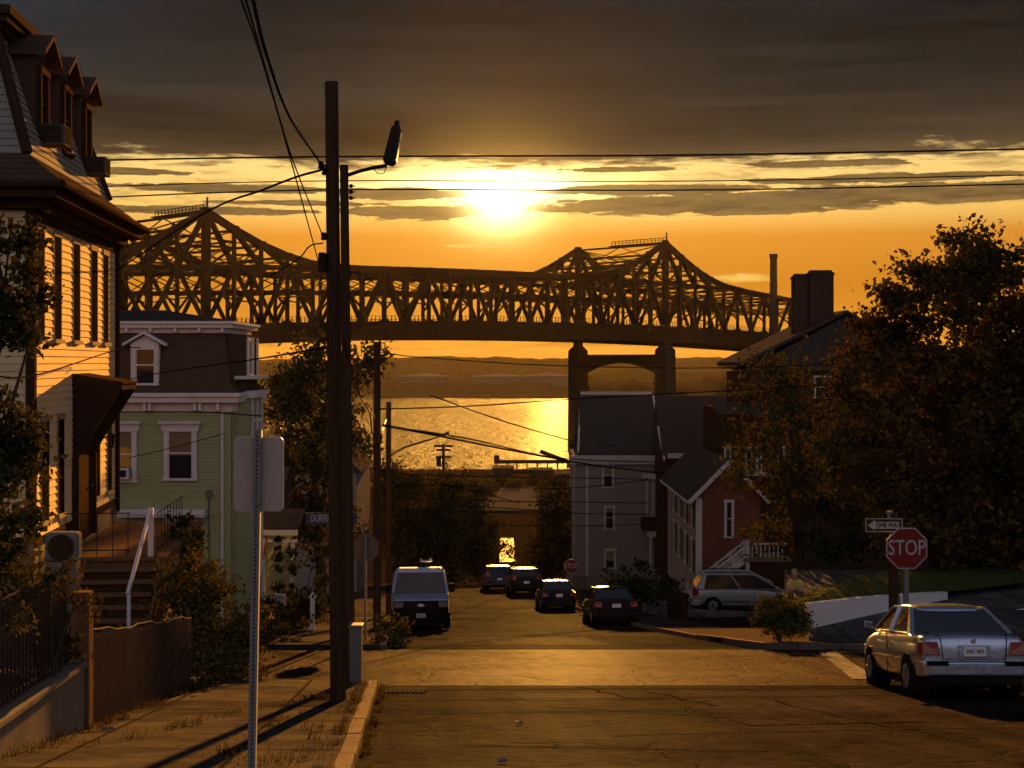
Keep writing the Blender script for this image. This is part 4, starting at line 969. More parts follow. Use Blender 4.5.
win(t, 'y-', .28, tX(815) - ox, tX(832) - ox, tZ(398), tZ(376), M_DTRIM)
for pa in (724, 757): pass
m = MB(); m.loft([[(tX(712) - ox, -2.5, tZ(413)), (tX(765) - ox, -2.5, tZ(413)), (tX(765) - ox, .3, tZ(404)), (tX(712) - ox, .3, tZ(404))], [(tX(712) - ox, -2.5, tZ(411)), (tX(765) - ox, -2.5, tZ(411)), (tX(765) - ox, .3, tZ(402)), (tX(712) - ox, .3, tZ(402))]]); m.build('porch_roof', M_ROOFD, t)
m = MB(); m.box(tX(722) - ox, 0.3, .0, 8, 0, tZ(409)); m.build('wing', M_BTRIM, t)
for pa, pb in ((724, 731), (745, 753), (756, 762), (778, 786)):
    win(t, 'y-', .0 if pb < 765 else .3, tX(pa) - ox, tX(pb) - ox, tZ(472), tZ(447), M_DTRIM, cas=.08)
m = MB(); m.box(tX(722) - ox, tX(790) - ox, -.9, -.02, tZ(475), tZ(472)); m.build('ledge', M_DTRIM, t)
# power station stack beyond
t = thing('smokestack', 'tall thin dark smokestack rising behind the bridge end', 'chimney', ((773.5 - 512) / F * 640, 640, EYE - 43), 0)
m = MB(); m.lathe([(2.6, 0), (1.55, 43 + (362 - 258) / F * 640), (1.85, 43 + (362 - 258) / F * 640), (1.85, 43 + (362 - 254) / F * 640)], (0, 0, 0), 'z', 20); m.build('shaft', M_CHIM, t)
m = MB(); m.lathe([(1.85, 0), (1.85, 1.2)], (0, 0, 43 + (362 - 287) / F * 640), 'z', 20); m.build('band', STEEL, t)

# ---------------------------------------------------------------- far shore sheds, waterfront
M_SHED = mat('pale_shed', (.075, .066, .058), rough=.7, var=.15, scale=.05)
M_SHROOF = mat('pale_roof', (.17, .145, .115), rough=.8, var=.15, scale=.05)
for k, (pa, pb, pt, pm, lab) in enumerate(((395, 446, 376.5, 373.5, 'leftmost of the pale sheds on the far shore'), (472, 524, 376.5, 374, 'middle pale shed with shallow gable roof on the far shore'), (526, 574, 376, 373, 'pale shed on the far shore nearest the bridge pier'))):
    d = 1990; a, b = (pa - 512) / F * d, (pb - 512) / F * d; zt_ = EYE + (362 - pt) / F * d; zm = EYE + (362 - pm) / F * d
    t = thing('storage_shed', lab, 'shed', ((a + b) / 2, d, 8), 0, 'sheds on the far shore'); w = (b - a) / 2
    m = MB(); m.box(-w, w, 0, 60, -4, zt_ - 8); m.build('wall', M_SHED, t)
    m = MB(); m.prism([(-w - 1, zt_ - 8), (w + 1, zt_ - 8), (0, zm - 8)], 'y', -1, 61); m.build('roof', M_SHROOF, t)
def block(name, label, pa, pb, d, ybase, ytop, material, roofm, depth=30, rake=0.0, cat='building', group='waterfront buildings'):
    a, b = (pa - 512) / F * d, (pb - 512) / F * d; zt_ = EYE + (362 - ytop) / F * d; zb = gz(min(d, 590)) - 1
    t = thing(name, label, cat, ((a + b) / 2, d, zb), 0, group); w = (b - a) / 2
    m = MB(); m.box(-w, w, 0, depth, 0, zt_ - zb - .3); m.build('wall', material, t)
    m = MB(); m.loft([[(-w - .5, -.5, zt_ - zb - .3), (w + .5, -.5, zt_ - zb - .3), (w + .5, depth, zt_ - zb - .3 + rake), (-w - .5, depth, zt_ - zb - .3 + rake)], [(-w - .5, -.5, zt_ - zb), (w + .5, -.5, zt_ - zb), (w + .5, depth, zt_ - zb + rake), (-w - .5, depth, zt_ - zb + rake)]]); m.build('roof', roofm, t)
    g = MB(); k = max(2, int(w * 2 / 5))
    for i in range(k): xx = -w + (i + .5) * 2 * w / k; g.box(xx - .8, xx + .8, -.06, -.01, (zt_ - zb) * .45, (zt_ - zb) * .75)
    g.build('window_band', M_GLASS, t)
    return t
M_TAR = mat('tar_roof', (.05, .045, .042), rough=.8, var=.3, scale=.1)
block('flat_roofed_warehouse', 'broad grey flat roofed warehouse between the trees by the water', 486, 568, 400, 540, 510, mat('dim_siding', (.065, .055, .048), rough=.9, var=.2, scale=.3), M_TAR, depth=75)
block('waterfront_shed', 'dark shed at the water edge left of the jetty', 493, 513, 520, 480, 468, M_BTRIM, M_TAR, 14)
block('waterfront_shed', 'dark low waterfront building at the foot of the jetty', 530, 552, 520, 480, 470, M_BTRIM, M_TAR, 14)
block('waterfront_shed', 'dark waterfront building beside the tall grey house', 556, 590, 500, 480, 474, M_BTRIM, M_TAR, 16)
M_SHINY = mat('shiny_tin', (.60, .50, .36), rough=.30, metal=1.0, var=.2, scale=.6, bump=.5, bscale=3)
0 and block('tin_roof_shed', 'low shed with glinting tin roof between the street trees', 501, 515, 262, 575, 562, M_BTRIM, M_SHINY, 9, rake=-.25)
# jetty
t = thing('jetty', 'dark jetty with slanting gangway reaching out over the glittering water', 'jetty', ((494 - 512) / F * 585, 585, 0))
m = MB(); m.box(0, 36, 0, 3, 3.2, 4.6); m.box(0, 2.2, -.4, 3.4, 4.6, 6.6); m.build('deck', M_BTRIM, t)
m = MB()
for k in range(9): m.tube([(1 + k * 4.2, .4, -3), (1 + k * 4.2, .4, 3.3)], .3, 6); m.tube([(1 + k * 4.2, 2.6, -3), (1 + k * 4.2, 2.6, 3.3)], .3, 6)
m.build('piles', M_BTRIM, t)
m = MB(); m.beam((19, 0, 8.2), (34, 0, 2.5), .5, 1.6); m.beam((19, 2, 8.2), (34, 2, 2.5), .5, 1.6); m.beam((30, 1, 1.8), (38, 1, 5), 1.2); m.build('gangway', M_DARKM, t)
# ================================================================ STREET FURNITURE
M_POLE = mat('pole_wood', (.050, .028, .016), rough=.9, var=.35, scale=5, stretch=(5, 5, .35), bump=.6, bscale=9)
M_GALV = mat('galvanised', (.17, .16, .155), rough=.6, metal=.25, var=.2, scale=6, spec=.1)
M_SIGNB = mat('sign_back', (.36, .30, .25), rough=.5, metal=.35, var=.12, scale=2.5, spec=.4, dirt=((.2, .16, .12), .35))
M_RED = mat('sign_red', (.16, .016, .014), rough=.45, var=.1, scale=4, spec=.1)
M_SWHITE = mat('sign_white', (.34, .31, .28), rough=.5, var=.08, scale=4, spec=.3)
M_BLACK = mat('black_paint', (.012, .012, .012), rough=.5, var=.1, scale=4, spec=.3)
M_SBLUE = mat('sign_blue', (.035, .05, .09), rough=.5, var=.1, scale=4, spec=.3)
M_WIRE = mat('wire_black', (.010, .008, .007), rough=.8, var=.1, scale=1)
M_GLINT = mat('wire_glint', (.05, .035, .02), rough=.65, var=.1, scale=1, spec=.004)
M_RUBBER = mat('rubber', (.012, .012, .012), rough=.8, var=.2, scale=6)
M_ALLOY = mat('alloy', (.22, .23, .26), rough=.4, metal=.8, var=.1, scale=6, spec=.5)

def tilt(y): return math.atan((drop(y + 1.2) - drop(y - 1.2)) / 2.4)
def pole(label, px, d, ytop, r0, r1, top=0.0):
    x = (px - 512) / F * d; zb = gz(d) + .05; zt = EYE + (362 - ytop) / F * d
    t = thing('utility_pole', label, 'utility pole', (x, d, zb), 0, 'wooden utility poles down the street')
    m = MB(); m.tube([(0, 0, -.3), (top / F * d * .55, 0, (zt - zb) * .5), (top / F * d, 0, zt - zb)], r0, 14, r1); m.build('shaft', M_POLE, t, smooth=False)
    return t, x, zb, zt
PA, xA, zbA, zA = pole('tallest and nearest wooden utility pole on the left sidewalk', 338.5, 20, 82, .112, .092, -7)
m = MB(); m.tube([(.0, -.118, .2), (-.05, -.112, 6)], .018, 6); m.tube([(.085, -.07, .0), (.0, -.075, 8)], .010, 5); m.build('conduit', M_POLE, PA)
hA = lambda py: EYE + (362 - py) / F * 20 - zbA
m = MB(); m.box(-.27, -.165, -.14, .04, hA(272), hA(253)); m.build('terminal_box', M_DARKM, PA, bevel=.02)
m = MB()
for py, dx in ((166, -.24), (172, -.19), (237, -.20)):
    m.beam((-.08, -.05, hA(py)), (dx, -.06, hA(py)), .035); m.lathe([(.03, -.05), (.045, -.02), (.03, 0), (.045, .03), (.025, .06)], (dx, -.06, hA(py)), 'z', 8)
m.build('insulator', M_DARKM, PA)
PB, xB, zbB, zB = pole('wooden utility pole carrying the street light, just behind the nearest pole', 351, 24.0, 165, .085, .072, -7)
hB = lambda py: EYE + (362 - py) / F * 24 - zbB
m = MB()
for py in (186, 192, 198): m.beam((-.1, 0, hB(py)), (.07, 0, hB(py)), .02); m.tube([(.0, 0, hB(py) - .03), (.0, 0, hB(py) + .03)], .03, 6)
m.build('bolt', M_DARKM, PB)
lampX = lambda px: (px - 351) / F * 24
lt_ = thing('street_light', 'street light on curved arm with its slim box lamp tilted steeply upward', 'street light', (xB, 24, zbB + hB(176)))
zz = lambda py: hB(py) - hB(176)
m = MB(); m.tube([(lampX(345), 0, zz(176)), (lampX(360), 0, zz(171)), (lampX(375), -.02, zz(167.5)), (lampX(387), -.03, zz(166))], .032, 8); m.build('arm', M_DARKM, lt_)
hd = MB(); A = Vector((lampX(387), -.03, zz(165))); B = Vector((lampX(396.5), -.02, zz(125))); dirv = (B - A).normalized(); nrm = Vector((dirv.z, 0, -dirv.x))
def quad_ring(c, hw_, t0, t1): return [c - nrm * t0 - Vector((0, hw_, 0)), c + nrm * t1 - Vector((0, hw_, 0)), c + nrm * t1 + Vector((0, hw_, 0)), c - nrm * t0 + Vector((0, hw_, 0))]
hd.loft([quad_ring(A, .07, .03, .10), quad_ring(A + dirv * .05, .15, .07, .13), quad_ring(B - dirv * .08, .15, .06, .10), quad_ring(B, .10, .02, .06)]); hd.build('lamp_head', mat('lamp_paint', (.030, .022, .016), rough=.6, var=.2, scale=5), lt_, bevel=.004)
g_ = MB(); g_.loft([[c + nrm * o for c, o in ((A + dirv * .09 - Vector((0, .11, 0)), .128), (B - dirv * .12 - Vector((0, .11, 0)), .10), (B - dirv * .12 + Vector((0, .11, 0)), .10), (A + dirv * .09 + Vector((0, .11, 0)), .128))],
                                [c + nrm * (o + .02) for c, o in ((A + dirv * .09 - Vector((0, .10, 0)), .128), (B - dirv * .12 - Vector((0, .10, 0)), .10), (B - dirv * .12 + Vector((0, .10, 0)), .10), (A + dirv * .09 + Vector((0, .10, 0)), .128))]]); g_.build('lens', M_GLASS, lt_)
m = MB(); m.tube([B + dirv * 0, B + dirv * .07], .045, 8); m.build('photocell', M_DARKM, lt_)
m = MB(); m.tube([(lampX(373), -.02, zz(168)), (lampX(378), -.03, zz(174)), (lampX(384), -.03, zz(174)), (lampX(387), -.03, zz(166))], .008, 5); m.build('lead', M_WIRE, lt_)
PC, xC, zbC, zC = pole('wooden utility pole beside the parked van, third down the street', 377, 46, 342, .13, .11)
PD, xD, zbD, zD = pole('slim wooden utility pole beyond the van, with a thin lamp arm', 388.5, 60, 402, .12, .10)
la = thing('street_light', 'thin lamp arm with small lamp head reaching over the distant street', 'street light', (xD, 60, EYE + (362 - 455) / F * 60))
a60 = lambda px, py, d=60: Vector(((px - 388.5) / F * 60, 0, (455 - py) / F * 60))
m = MB(); m.tube([a60(390, 456), a60(405, 447), a60(425, 441), a60(438, 437)], .04, 6); m.build('arm', M_DARKM, la)
m = MB(); m.loft([[a60(437, 437.5) + Vector((0, s * .12, 0)) + Vector((0, 0, zq)) for s, zq in ((-1, -.02), (1, -.02), (1, .06), (-1, .06))], [a60(449, 433.5) + Vector((0, s * .14, 0)) + Vector((0, 0, zq)) for s, zq in ((-1, -.06), (1, -.06), (1, .1), (-1, .1))]]); m.build('lamp_head', M_DARKM, la)
PE, xE, zbE, zE_ = pole('distant utility pole with crossarms silhouetted against the river', 443.5, 165, 444, .2, .16)
m = MB()
for py, w in ((446, 1.1), (450, .8), (457, .9)): hh = EYE + (362 - py) / F * 165 - zbE; m.box(-w, w, -.08, .08, hh - .12, hh + .12)
m.tube([(-.55, 0, EYE + (362 - 466) / F * 165 - zbE), (-.55, 0, EYE + (362 - 458) / F * 165 - zbE)], .3, 8)
m.build('crossarm', M_POLE, PE)
# glinting cables sagging between the poles
def wire(label, pts, r, sag=0.0, name='overhead_wire', group='overhead wires', twist=False, n=14):
    base = pts[0]; out = []
    for k, (p, q_) in enumerate(zip(pts, pts[1:])):
        a_ = pts[k - 1] if k else p - (q_ - p); b_ = pts[k + 2] if k + 2 < len(pts) else q_ + (q_ - p)
        for i in range(n):
            t = i / n
            if len(pts) > 2: v_ = .5 * ((2 * p) + (q_ - a_) * t + (2 * a_ - 5 * p + 4 * q_ - b_) * t * t + (3 * p - a_ - 3 * q_ + b_) * t ** 3)
            else: v_ = p.lerp(q_, t); v_.z -= sag * 4 * t * (1 - t)
            out.append(v_ - base)
    out.append(pts[-1] - base)
    m = MB(); m.tube(out, r, 5)
    if twist:
        L_ = 0; tw = []
        fine = []
        for a, b in zip(out, out[1:]):
            for k in range(10): fine.append(a.lerp(b, k / 10))
        for i, v_ in enumerate(fine): tw.append(v_ + Vector((math.cos(i * .55), .2 * math.sin(i * .3), math.sin(i * .55))) * r * 1.3)
        m.tube(tw, r * .55, 4)
    o = m.build(name, M_GLINT if ('glint' in label.split(' cross')[0] or 'sunlit guy' in label) and 'heavy' not in label and 'second' not in label else M_WIRE); o.location = base
    return tag(o, label, 'wire', group)
pA = lambda px, py: P(px, py, 19.85)
def far(p0, p1, d):      # carry a line on from the pole through p1 (nearer) to distance d
    t = (d - p0.y) / (p1.y - p0.y); return p0 + (p1 - p0) * t
a0 = pA(322, 166); wire('thick twisted cable sweeping down from the top of the frame to the nearest pole', [a0, P(290, 118, 15.5), P(268, 60, 12.5), P(253, 0, 10.2), P(232, -130, 7)], .010, .03, twist=True)
a0 = pA(319, 264); wire('left of the two slack wires dropping from the frame top to the nearest pole', [a0, P(288, 150, 15), P(262, 60, 11.5), P(240, -4, 9.5), P(190, -160, 6)], .008, .02)
a0 = pA(324, 239); wire('right of the two slack wires dropping from the frame top to the nearest pole', [a0, P(292, 158, 15.5), P(266, 70, 12), P(245, -4, 9.7), P(200, -160, 6)], .008, .02)
wire('highest of the three long wires crossing the clouds above the bridge', [P(-40, 163, 34), P(300, 157, 33), P(700, 155, 33), P(1080, 148, 32)], .022, .02)
wire('middle wire of the three crossing the bright band of sky', [P(60, 188, 36), P(320, 181, 35), P(700, 181, 34), P(1080, 174, 33)], .014, .02)
wire('lowest of the three long wires crossing the bright band of sky', [P(60, 199, 36), P(320, 190, 35), P(700, 190, 34), P(1080, 183, 33)], .018, .02)
wire('black service cable arching from the nearest pole to the mansard house', [P(321, 170, 19.9), P(296, 177, 21), P(262, 190, 23), P(205, 213, 26.5), hw(.1, S(113), 2.2)], .019, .0)
wire('short drooping service wire beside the terminal box of the nearest pole', [P(323, 243, 19.8), P(310, 246, 20), P(298, 259, 20.6), P(270, 276, 22.5)], .011, -.01)
wire('service wire crossing the sunlit clapboard wall', [hw(.62, S(114), .35), hw(.5, S(95), .28), P(36, 375, 22), P(-20, 374, 18)], .013, .05)
wire('black cable from the green house dormer level to the nearest pole', [P(118, 382, 49.3), P(160, 373, 42), P(250, 360, 30), P(329, 347, 20.2)], .016, .1)
wire('thin slack cable across the green house cornice', [P(116, 412, 49.2), P(200, 412, 47), P(262, 416, 44)], .02, .05)
wire('diagonal thin wire in front of the green house upper window', [P(128, 458, 48), P(226, 433, 49.4)], .014, .03)
wire('sunlit guy cable running from the near poles down to the third pole', [P(343, 338, 20.1), P(352, 372, 27), P(363, 402, 36), P(376, 419, 45.7)], .016, .05)
wire('glinting loop of cable hanging on the third pole', [P(370, 412, 45.6), P(372, 432, 45.6), P(376, 443, 45.5), P(380, 440, 45.5), P(382, 431, 45.6), P(386, 420, 52)], .026, .0)
wire('glinting cable running down the slim pole beyond the van', [P(389.5, 462, 59.8), P(388, 480, 59.7), P(391.5, 500, 59.7), P(390.5, 545, 59.8)], .022, .0)
wire('wire above the sheds crossing in front of the pier', [P(377, 352, 46), P(430, 358, 47), P(570, 366, 50), P(760, 367, 52), P(1060, 352, 50)], .018, .04)
wire('wire crossing the river just below the far shore', [P(378, 409, 46), P(470, 406, 48), P(575, 399, 50), P(860, 383, 50), P(1060, 368, 48)], .02, .05)
wire('heavy cable slanting across the glittering river to the grey house', [P(383, 425, 46), P(450, 438, 56), P(520, 452, 70), P(600, 466, 82), P(690, 476, 92)], .045, .06)
wire('second heavy cable slanting across the river toward the grey house eave', [P(383, 426, 46), P(470, 439, 58), P(560, 458, 76), P(655, 462, 96)], .03, .05)
wire('thin wire slanting faintly over the middle of the river', [P(430, 395, 110), P(500, 420, 110), P(575, 442, 112)], .05, .1)
for k, (ya, yb, lab) in enumerate(((478, 479, 'topmost thin wire across the grey house wall'), (488, 480, 'thin wire rising to the bay window of the grey house'), (502, 503, 'sagging wire across the middle storey of the grey house'), (513.5, 514.5, 'straight dark wire between the middle windows of the grey house'), (526, 524, 'lowest sagging wire across the grey house wall'))):
    wire(lab, [P(396, ya - 4, 84), P(500, ya - 1, 86), P(572, ya, 90), P(648, yb, 97)], .028, .25)
wire('pair of thin wires falling over the dark street trees, upper one', [P(391, 470, 60), P(450, 485, 80), P(520, 503, 110)], .03, .2)
wire('lower thin wire falling over the dark street trees', [P(391, 497, 60), P(470, 506, 84), P(574, 512, 99)], .03, .2)
# box at the foot of the second pole
t = thing('cable_cabinet', 'narrow grey cabinet standing at the foot of the second utility pole', 'cabinet', ((356 - 512) / F * 23.7, 23.7, gz(23.7) + .12))
m = MB(); m.box(-.10, .10, -.12, .12, 0, .92); m.build('body', M_METAL, t, bevel=.015); m = MB(); m.box(-.12, .12, -.14, .14, .92, .97); m.build('lid', M_METAL, t, bevel=.01)
m = MB(); m.box(-.08, .08, -.128, -.121, .1, .85); m.build('door', M_METAL, t)
# ---------------------------------------------------------------- signs
sp = thing('blank_sign', 'back of a pale rounded rectangular sign on a perforated steel post', 'sign', ((258 - 512) / F * 8.7, 8.7, gz(8.7) + .12), .03)
zs = lambda py: EYE + (362 - py) / F * 8.7 - (gz(8.7) + .12)
pm = MB(); w, N_ = .024, int((zs(436) + .05) / .0254)
lean = lambda z: -.045 * (1 - z / zs(436)) + .0
for i in range(N_):
    z0, z1 = i * .0254, (i + 1) * .0254; zc = (z0 + z1) / 2; x0 = lean(zc); r = .0072
    O = [(x0 - w, -w, z0), (x0, -w, z0), (x0 + w, -w, z0), (x0 + w, -w, zc), (x0 + w, -w, z1), (x0, -w, z1), (x0 - w, -w, z1), (x0 - w, -w, zc)]
    I = [(x0 + r * math.cos(a), -w, zc + r * math.sin(a)) for a in [R(-135 + 45 * k) for k in range(8)]]
    for k in range(8): pm.poly([O[k], O[(k + 1) % 8], I[(k + 1) % 8], I[k]])
    for A_, B_ in (((x0 - w, -w), (x0 - w, w)), ((x0 - w, w), (x0 + w, w)), ((x0 + w, w), (x0 + w, -w))): pm.poly([(A_[0], A_[1], z0), (B_[0], B_[1], z0), (B_[0], B_[1], z1), (A_[0], A_[1], z1)])
pm.build('post', M_GALV, sp)
def rounded(w, h, r, n=6):
    pts = []
    for cx_, cz_, a0 in ((w - r, h - r, 0), (-w + r, h - r, 90), (-w + r, -h + r, 180), (w - r, -h + r, 270)):
        for k in range(n + 1): a = R(a0 + 90 * k / n); pts.append((cx_ + r * math.cos(a), cz_ + r * math.sin(a)))
    return pts
m = MB(); zc = zs(474.5); m.prism([(a, b + zc) for a, b in rounded(.153, .229, .03)], 'y', w + .002, w + .006); m.build('panel', M_SIGNB, sp)
m = MB()
for zq in (zs(447), zs(503)): m.lathe([(.012, -.012), (.012, 0)], (lean(zq), -w, zq), 'y', 6)
m.build('bolt', M_GALV, sp)
def octagon(r): return [(r * math.cos(R(22.5 + 45 * k)), r * math.sin(R(22.5 + 45 * k))) for k in range(8)]
def stop_sign(label, px, py, d, wpx, front, zbase, postw=.04, group='stop signs', post=True):
    rr = wpx / 2 / F * d / math.cos(R(22.5)); t = thing('stop_sign', label, 'stop sign', ((px - 512) / F * d, d, zbase), 0, group)
    zc = EYE + (362 - py) / F * d - zbase; s_ = -1 if front else 1
    m = MB(); m.box(-postw, postw, -postw, postw, 0, zc + rr * .9); m.build('post', M_GALV, t)
    o = octagon(rr); yb = s_ * (postw + .003)
    m = MB(); m.prism([(a, b + zc) for a, b in o], 'y', min(yb, yb + s_ * .004), max(yb, yb + s_ * .004)); pan = m.build('panel', mat('dull_sign_back', (.13, .095, .07), rough=.6, var=.2, scale=3) if not front else M_SWHITE, t)
    if front:
        m = MB(); m.prism([(a * .94, b * .94 + zc) for a, b in o], 'y', yb - .010, yb - .0045); m.build('red_face', M_RED, pan)
        text_mesh('lettering', 'STOP', rr * .98, M_SWHITE, pan, (0, yb - .012, zc), (R(90), 0, 0), sx=.72, bold=.006 * rr)
    else:
        m = MB(); m.prism([(a * .97, b * .97 + zc) for a, b in o], 'y', yb + .0045, yb + .008); m.build('red_face', M_RED, pan)
    return t
stop_sign('large red STOP sign on a square post behind the silver sedan', 906, 548, 34.4, 41, True, EYE - 6.95, .055)
stop_sign('back of an octagonal stop sign beside the third utility pole', 365.5, 548, 37, 27, False, gz(37) + .1, .03)
stop_sign('tiny red stop sign far down the street by the grey house', 571, 566, 84, 14, True, gz(84) + .1, .04)
t = thing('one_way_sign', 'black and white ONE WAY arrow sign on a dark wooden post', 'sign', ((893.5 - 512) / F * 34.7, 34.7, EYE - 6.95))
zo = lambda py: (362 - py) / F * 34.7 + 6.95; xo = lambda px: (px - 893.5) / F * 34.7
m = MB(); m.box(-.095, .095, -.09, .09, 0, zo(513)); m.build('post', M_POLE, t)
m = MB(); m.box(xo(864.5), xo(901.5), -.098, -.093, zo(531.5), zo(518)); sg = m.build('panel', M_SWHITE, t)
m = MB(); m.box(xo(865.3), xo(900.7), -.1025, -.0985, zo(530.8), zo(518.7)); m.build('black_face', M_BLACK, sg)
m = MB(); zc = (zo(531.5) + zo(518)) / 2
m.prism([(xo(866.5), zc), (xo(874), zc + .125), (xo(874), zc + .082), (xo(898.5), zc + .082), (xo(898.5), zc - .082), (xo(874), zc - .082), (xo(874), zc - .125)], 'y', -.107, -.103); m.build('arrow', M_SWHITE, sg)
text_mesh('lettering', 'ONE WAY', .155, M_BLACK, sg, (xo(887), -.109, zc - .003), (R(90), 0, 0), sx=.82, bold=.006)
m = MB(); m.box(xo(888), xo(892), -.06, .06, zo(518), zo(511)); m.beam((xo(886), 0, zo(512.5)), (xo(893), 0, zo(512.5)), .03, .06); m.build('bracket', M_GALV, t)
t = thing('street_sign', 'street name sign with pale letters half hidden by the nearest pole', 'sign', ((338 - 512) / F * 36, 36, gz(36) + .1))
zq = EYE + (362 - 518.5) / F * 36 - gz(36) - .1; xq = lambda px: (px - 338) / F * 36
m = MB(); m.tube([(0, .04, 0), (0, .04, zq + .2)], .03, 8); m.build('post', M_GALV, t)
m = MB(); m.box(xq(305.5), xq(357), -.006, .0, zq - .15, zq + .15); pn = m.build('panel', M_SBLUE, t)
text_mesh('lettering', 'DURFEE ST', .25, M_SWHITE, pn, (xq(324.6), -.009, zq), (R(90), 0, 0), sx=.58, bold=.004)
# small yard signs by the sidewalk
t = thing('yard_sign', 'small white yard sign among the bushes before the porch house', 'sign', ((279.5 - 512) / F * 44, 44, gz(44) + .0))
zz0 = EYE + (362 - 600) / F * 44 - gz(44)
m = MB(); m.box(-.2, .2, -.01, .01, zz0 - .19, zz0 + .19); m.build('panel', M_SWHITE, t); m = MB(); m.box(-.02, .02, -.015, .015, 0, zz0 - .19); m.build('stake', M_WOOD, t)
m = MB()
for k in range(4): m.box(-.15, .15 - .05 * (k % 2), -.013, -.0105, zz0 - .12 + k * .075, zz0 - .09 + k * .075)
m.build('print', M_DARKM, t)
t = thing('mailbox_post', 'short pale post beside the far left sidewalk', 'post', ((312.5 - 512) / F * 45, 45, gz(45)))
m = MB(); m.box(-.07, .07, -.07, .07, 0, 1.15); m.build('shaft', M_LTRIM, t); m = MB(); m.loft([[(-.11, -.11, 1.15), (.11, -.11, 1.15), (.11, .11, 1.15), (-.11, .11, 1.15)], [(-.02, -.02, 1.3), (.02, -.02, 1.3), (.02, .02, 1.3), (-.02, .02, 1.3)]]); m.build('cap', M_LTRIM, t)
# ---------------------------------------------------------------- left retaining wall, fences
rw = thing('retaining_wall', 'low weathered concrete retaining wall along the left sidewalk', 'wall', (-4.72, 15.7, EYE - 4.3))
m = MB(); m.box(-.26, 0, -8.7, 0, -.6, .92); m.box(-3.0, -.26, -.26, 0, -.6, .92); m.build('body', M_CONCW, rw, bevel=.02)
m = MB(); m.box(-.30, .03, -8.72, .03, .92, 1.0); m.build('coping', M_CONCW, rw, bevel=.02)
m = MB(); m.box(-.16, .04, .035, .2, -.4, 1.75); m.build('end_post', M_WOOD, rw)
mm = MB(); mm.box(-25, -4.98, 4, 15.4, EYE - 5.5, EYE - 3.42); setting(mm.build('yard', M_GROUND))
M_SLAT = mat('brown_slat', (.050, .028, .018), rough=.75, var=.35, scale=4, stretch=(1, 1, .4))
def chainlink(parent, p, q_, h, cell=.075, name='wire_mesh'):
    """diamond mesh of thin wire between p and q (feet), height h"""
    d = q_ - p; Ln = d.length; u_ = d / Ln; m = MB(); k = -h
    while k < Ln:
        for sgn in (0, 1):
            a, b = k, k + h
            za, zb = (0, h) if sgn == 0 else (h, 0)
            t0 = max(0, -a / (b - a)); t1 = min(1, (Ln - a) / (b - a))
            if t1 > t0: m.beam(p + u_ * (a + (b - a) * t0) + Vector((0, 0, za + (zb - za) * t0)), p + u_ * (a + (b - a) * t1) + Vector((0, 0, za + (zb - za) * t1)), .0045)
        k += cell
    return m.build(name, M_GALV_D, parent)
M_GALV_D2 = mat('rail_wire', (.10, .075, .05), rough=.7, var=.8, scale=9)
M_GALV_D = mat('dull_wire', (.055, .042, .032), rough=.7, metal=.0, var=.3, scale=5)
cf = thing('chain_link_fence', 'slatted chain link fence beside the sidewalk with glinting wavy top rail', 'fence', (-4.78, 15.95, EYE - 4.3), 0)
A_ = Vector((0, 0, .05)); B_ = Vector((-.55, 7.6, -1.15))
fz = lambda f_: A_.lerp(B_, f_)
m = MB(); n_ = 66
for i in range(n_):
    f0 = (i + .08) / n_; f1 = (i + .62) / n_; a, b = fz(f0), fz(f1); hh = 1.16 + random.uniform(-.03, .02); o = random.uniform(-.006, .006)
    m.loft([[a + Vector((-.012 + o, 0, .06)), a + Vector((.0 + o, 0, .06)), b + Vector((0 + o, 0, .06)), b + Vector((-.012 + o, 0, .06))], [a + Vector((-.012 + o, 0, hh)), a + Vector((0 + o, 0, hh)), b + Vector((0 + o, 0, hh)), b + Vector((-.012 + o, 0, hh))]])
sl = m.build('slat_panel', M_SLAT, cf)
chainlink(cf, A_ + Vector((.02, 0, .06)), B_ + Vector((.02, 0, .06)), 1.14)
m = MB(); m.tube([fz(i / 40) + Vector((.01, 0, 1.22 + .022 * math.sin(i * .42) + .008 * math.sin(i * 1.3))) for i in range(41)], .013, 7); m.build('top_rail', M_GALV_D2, cf)
for i, f_ in enumerate((0, .27, .52, .78, 1.0)):
    m = MB(); p_ = fz(f_); m.tube([p_ + Vector((-.03, 0, -.1)), p_ + Vector((-.03, 0, 1.28))], .026, 8); m.lathe([(.034, 0), (.03, .03), (.008, .06)], p_ + Vector((-.03, 0, 1.28)), 'z', 8); m.build('post', M_GALV_D, cf)
cf2 = thing('chain_link_fence', 'vine covered chain link fence standing on the concrete retaining wall', 'fence', (-4.85, 15.6, EYE - 3.38), 0)
chainlink(cf2, Vector((0, -8.6, .02)), Vector((0, 0, .02)), 1.08)
m = MB()
for i in range(78):
    a = -8.6 + i * .11; m.box(-.035, -.022, a, a + .06, .05, 1.05)
m.build('slat_panel', M_SLAT, cf2)
m = MB(); m.tube([(0, -8.6, 1.12), (0, 0, 1.12)], .02, 7); m.build('top_rail', M_GALV_D, cf2)
for k in range(4): m = MB(); m.tube([(-.05, -8.6 + k * 2.86, -.3), (-.05, -8.6 + k * 2.86, 1.2)], .026, 8); m.build('post', M_GALV_D, cf2)
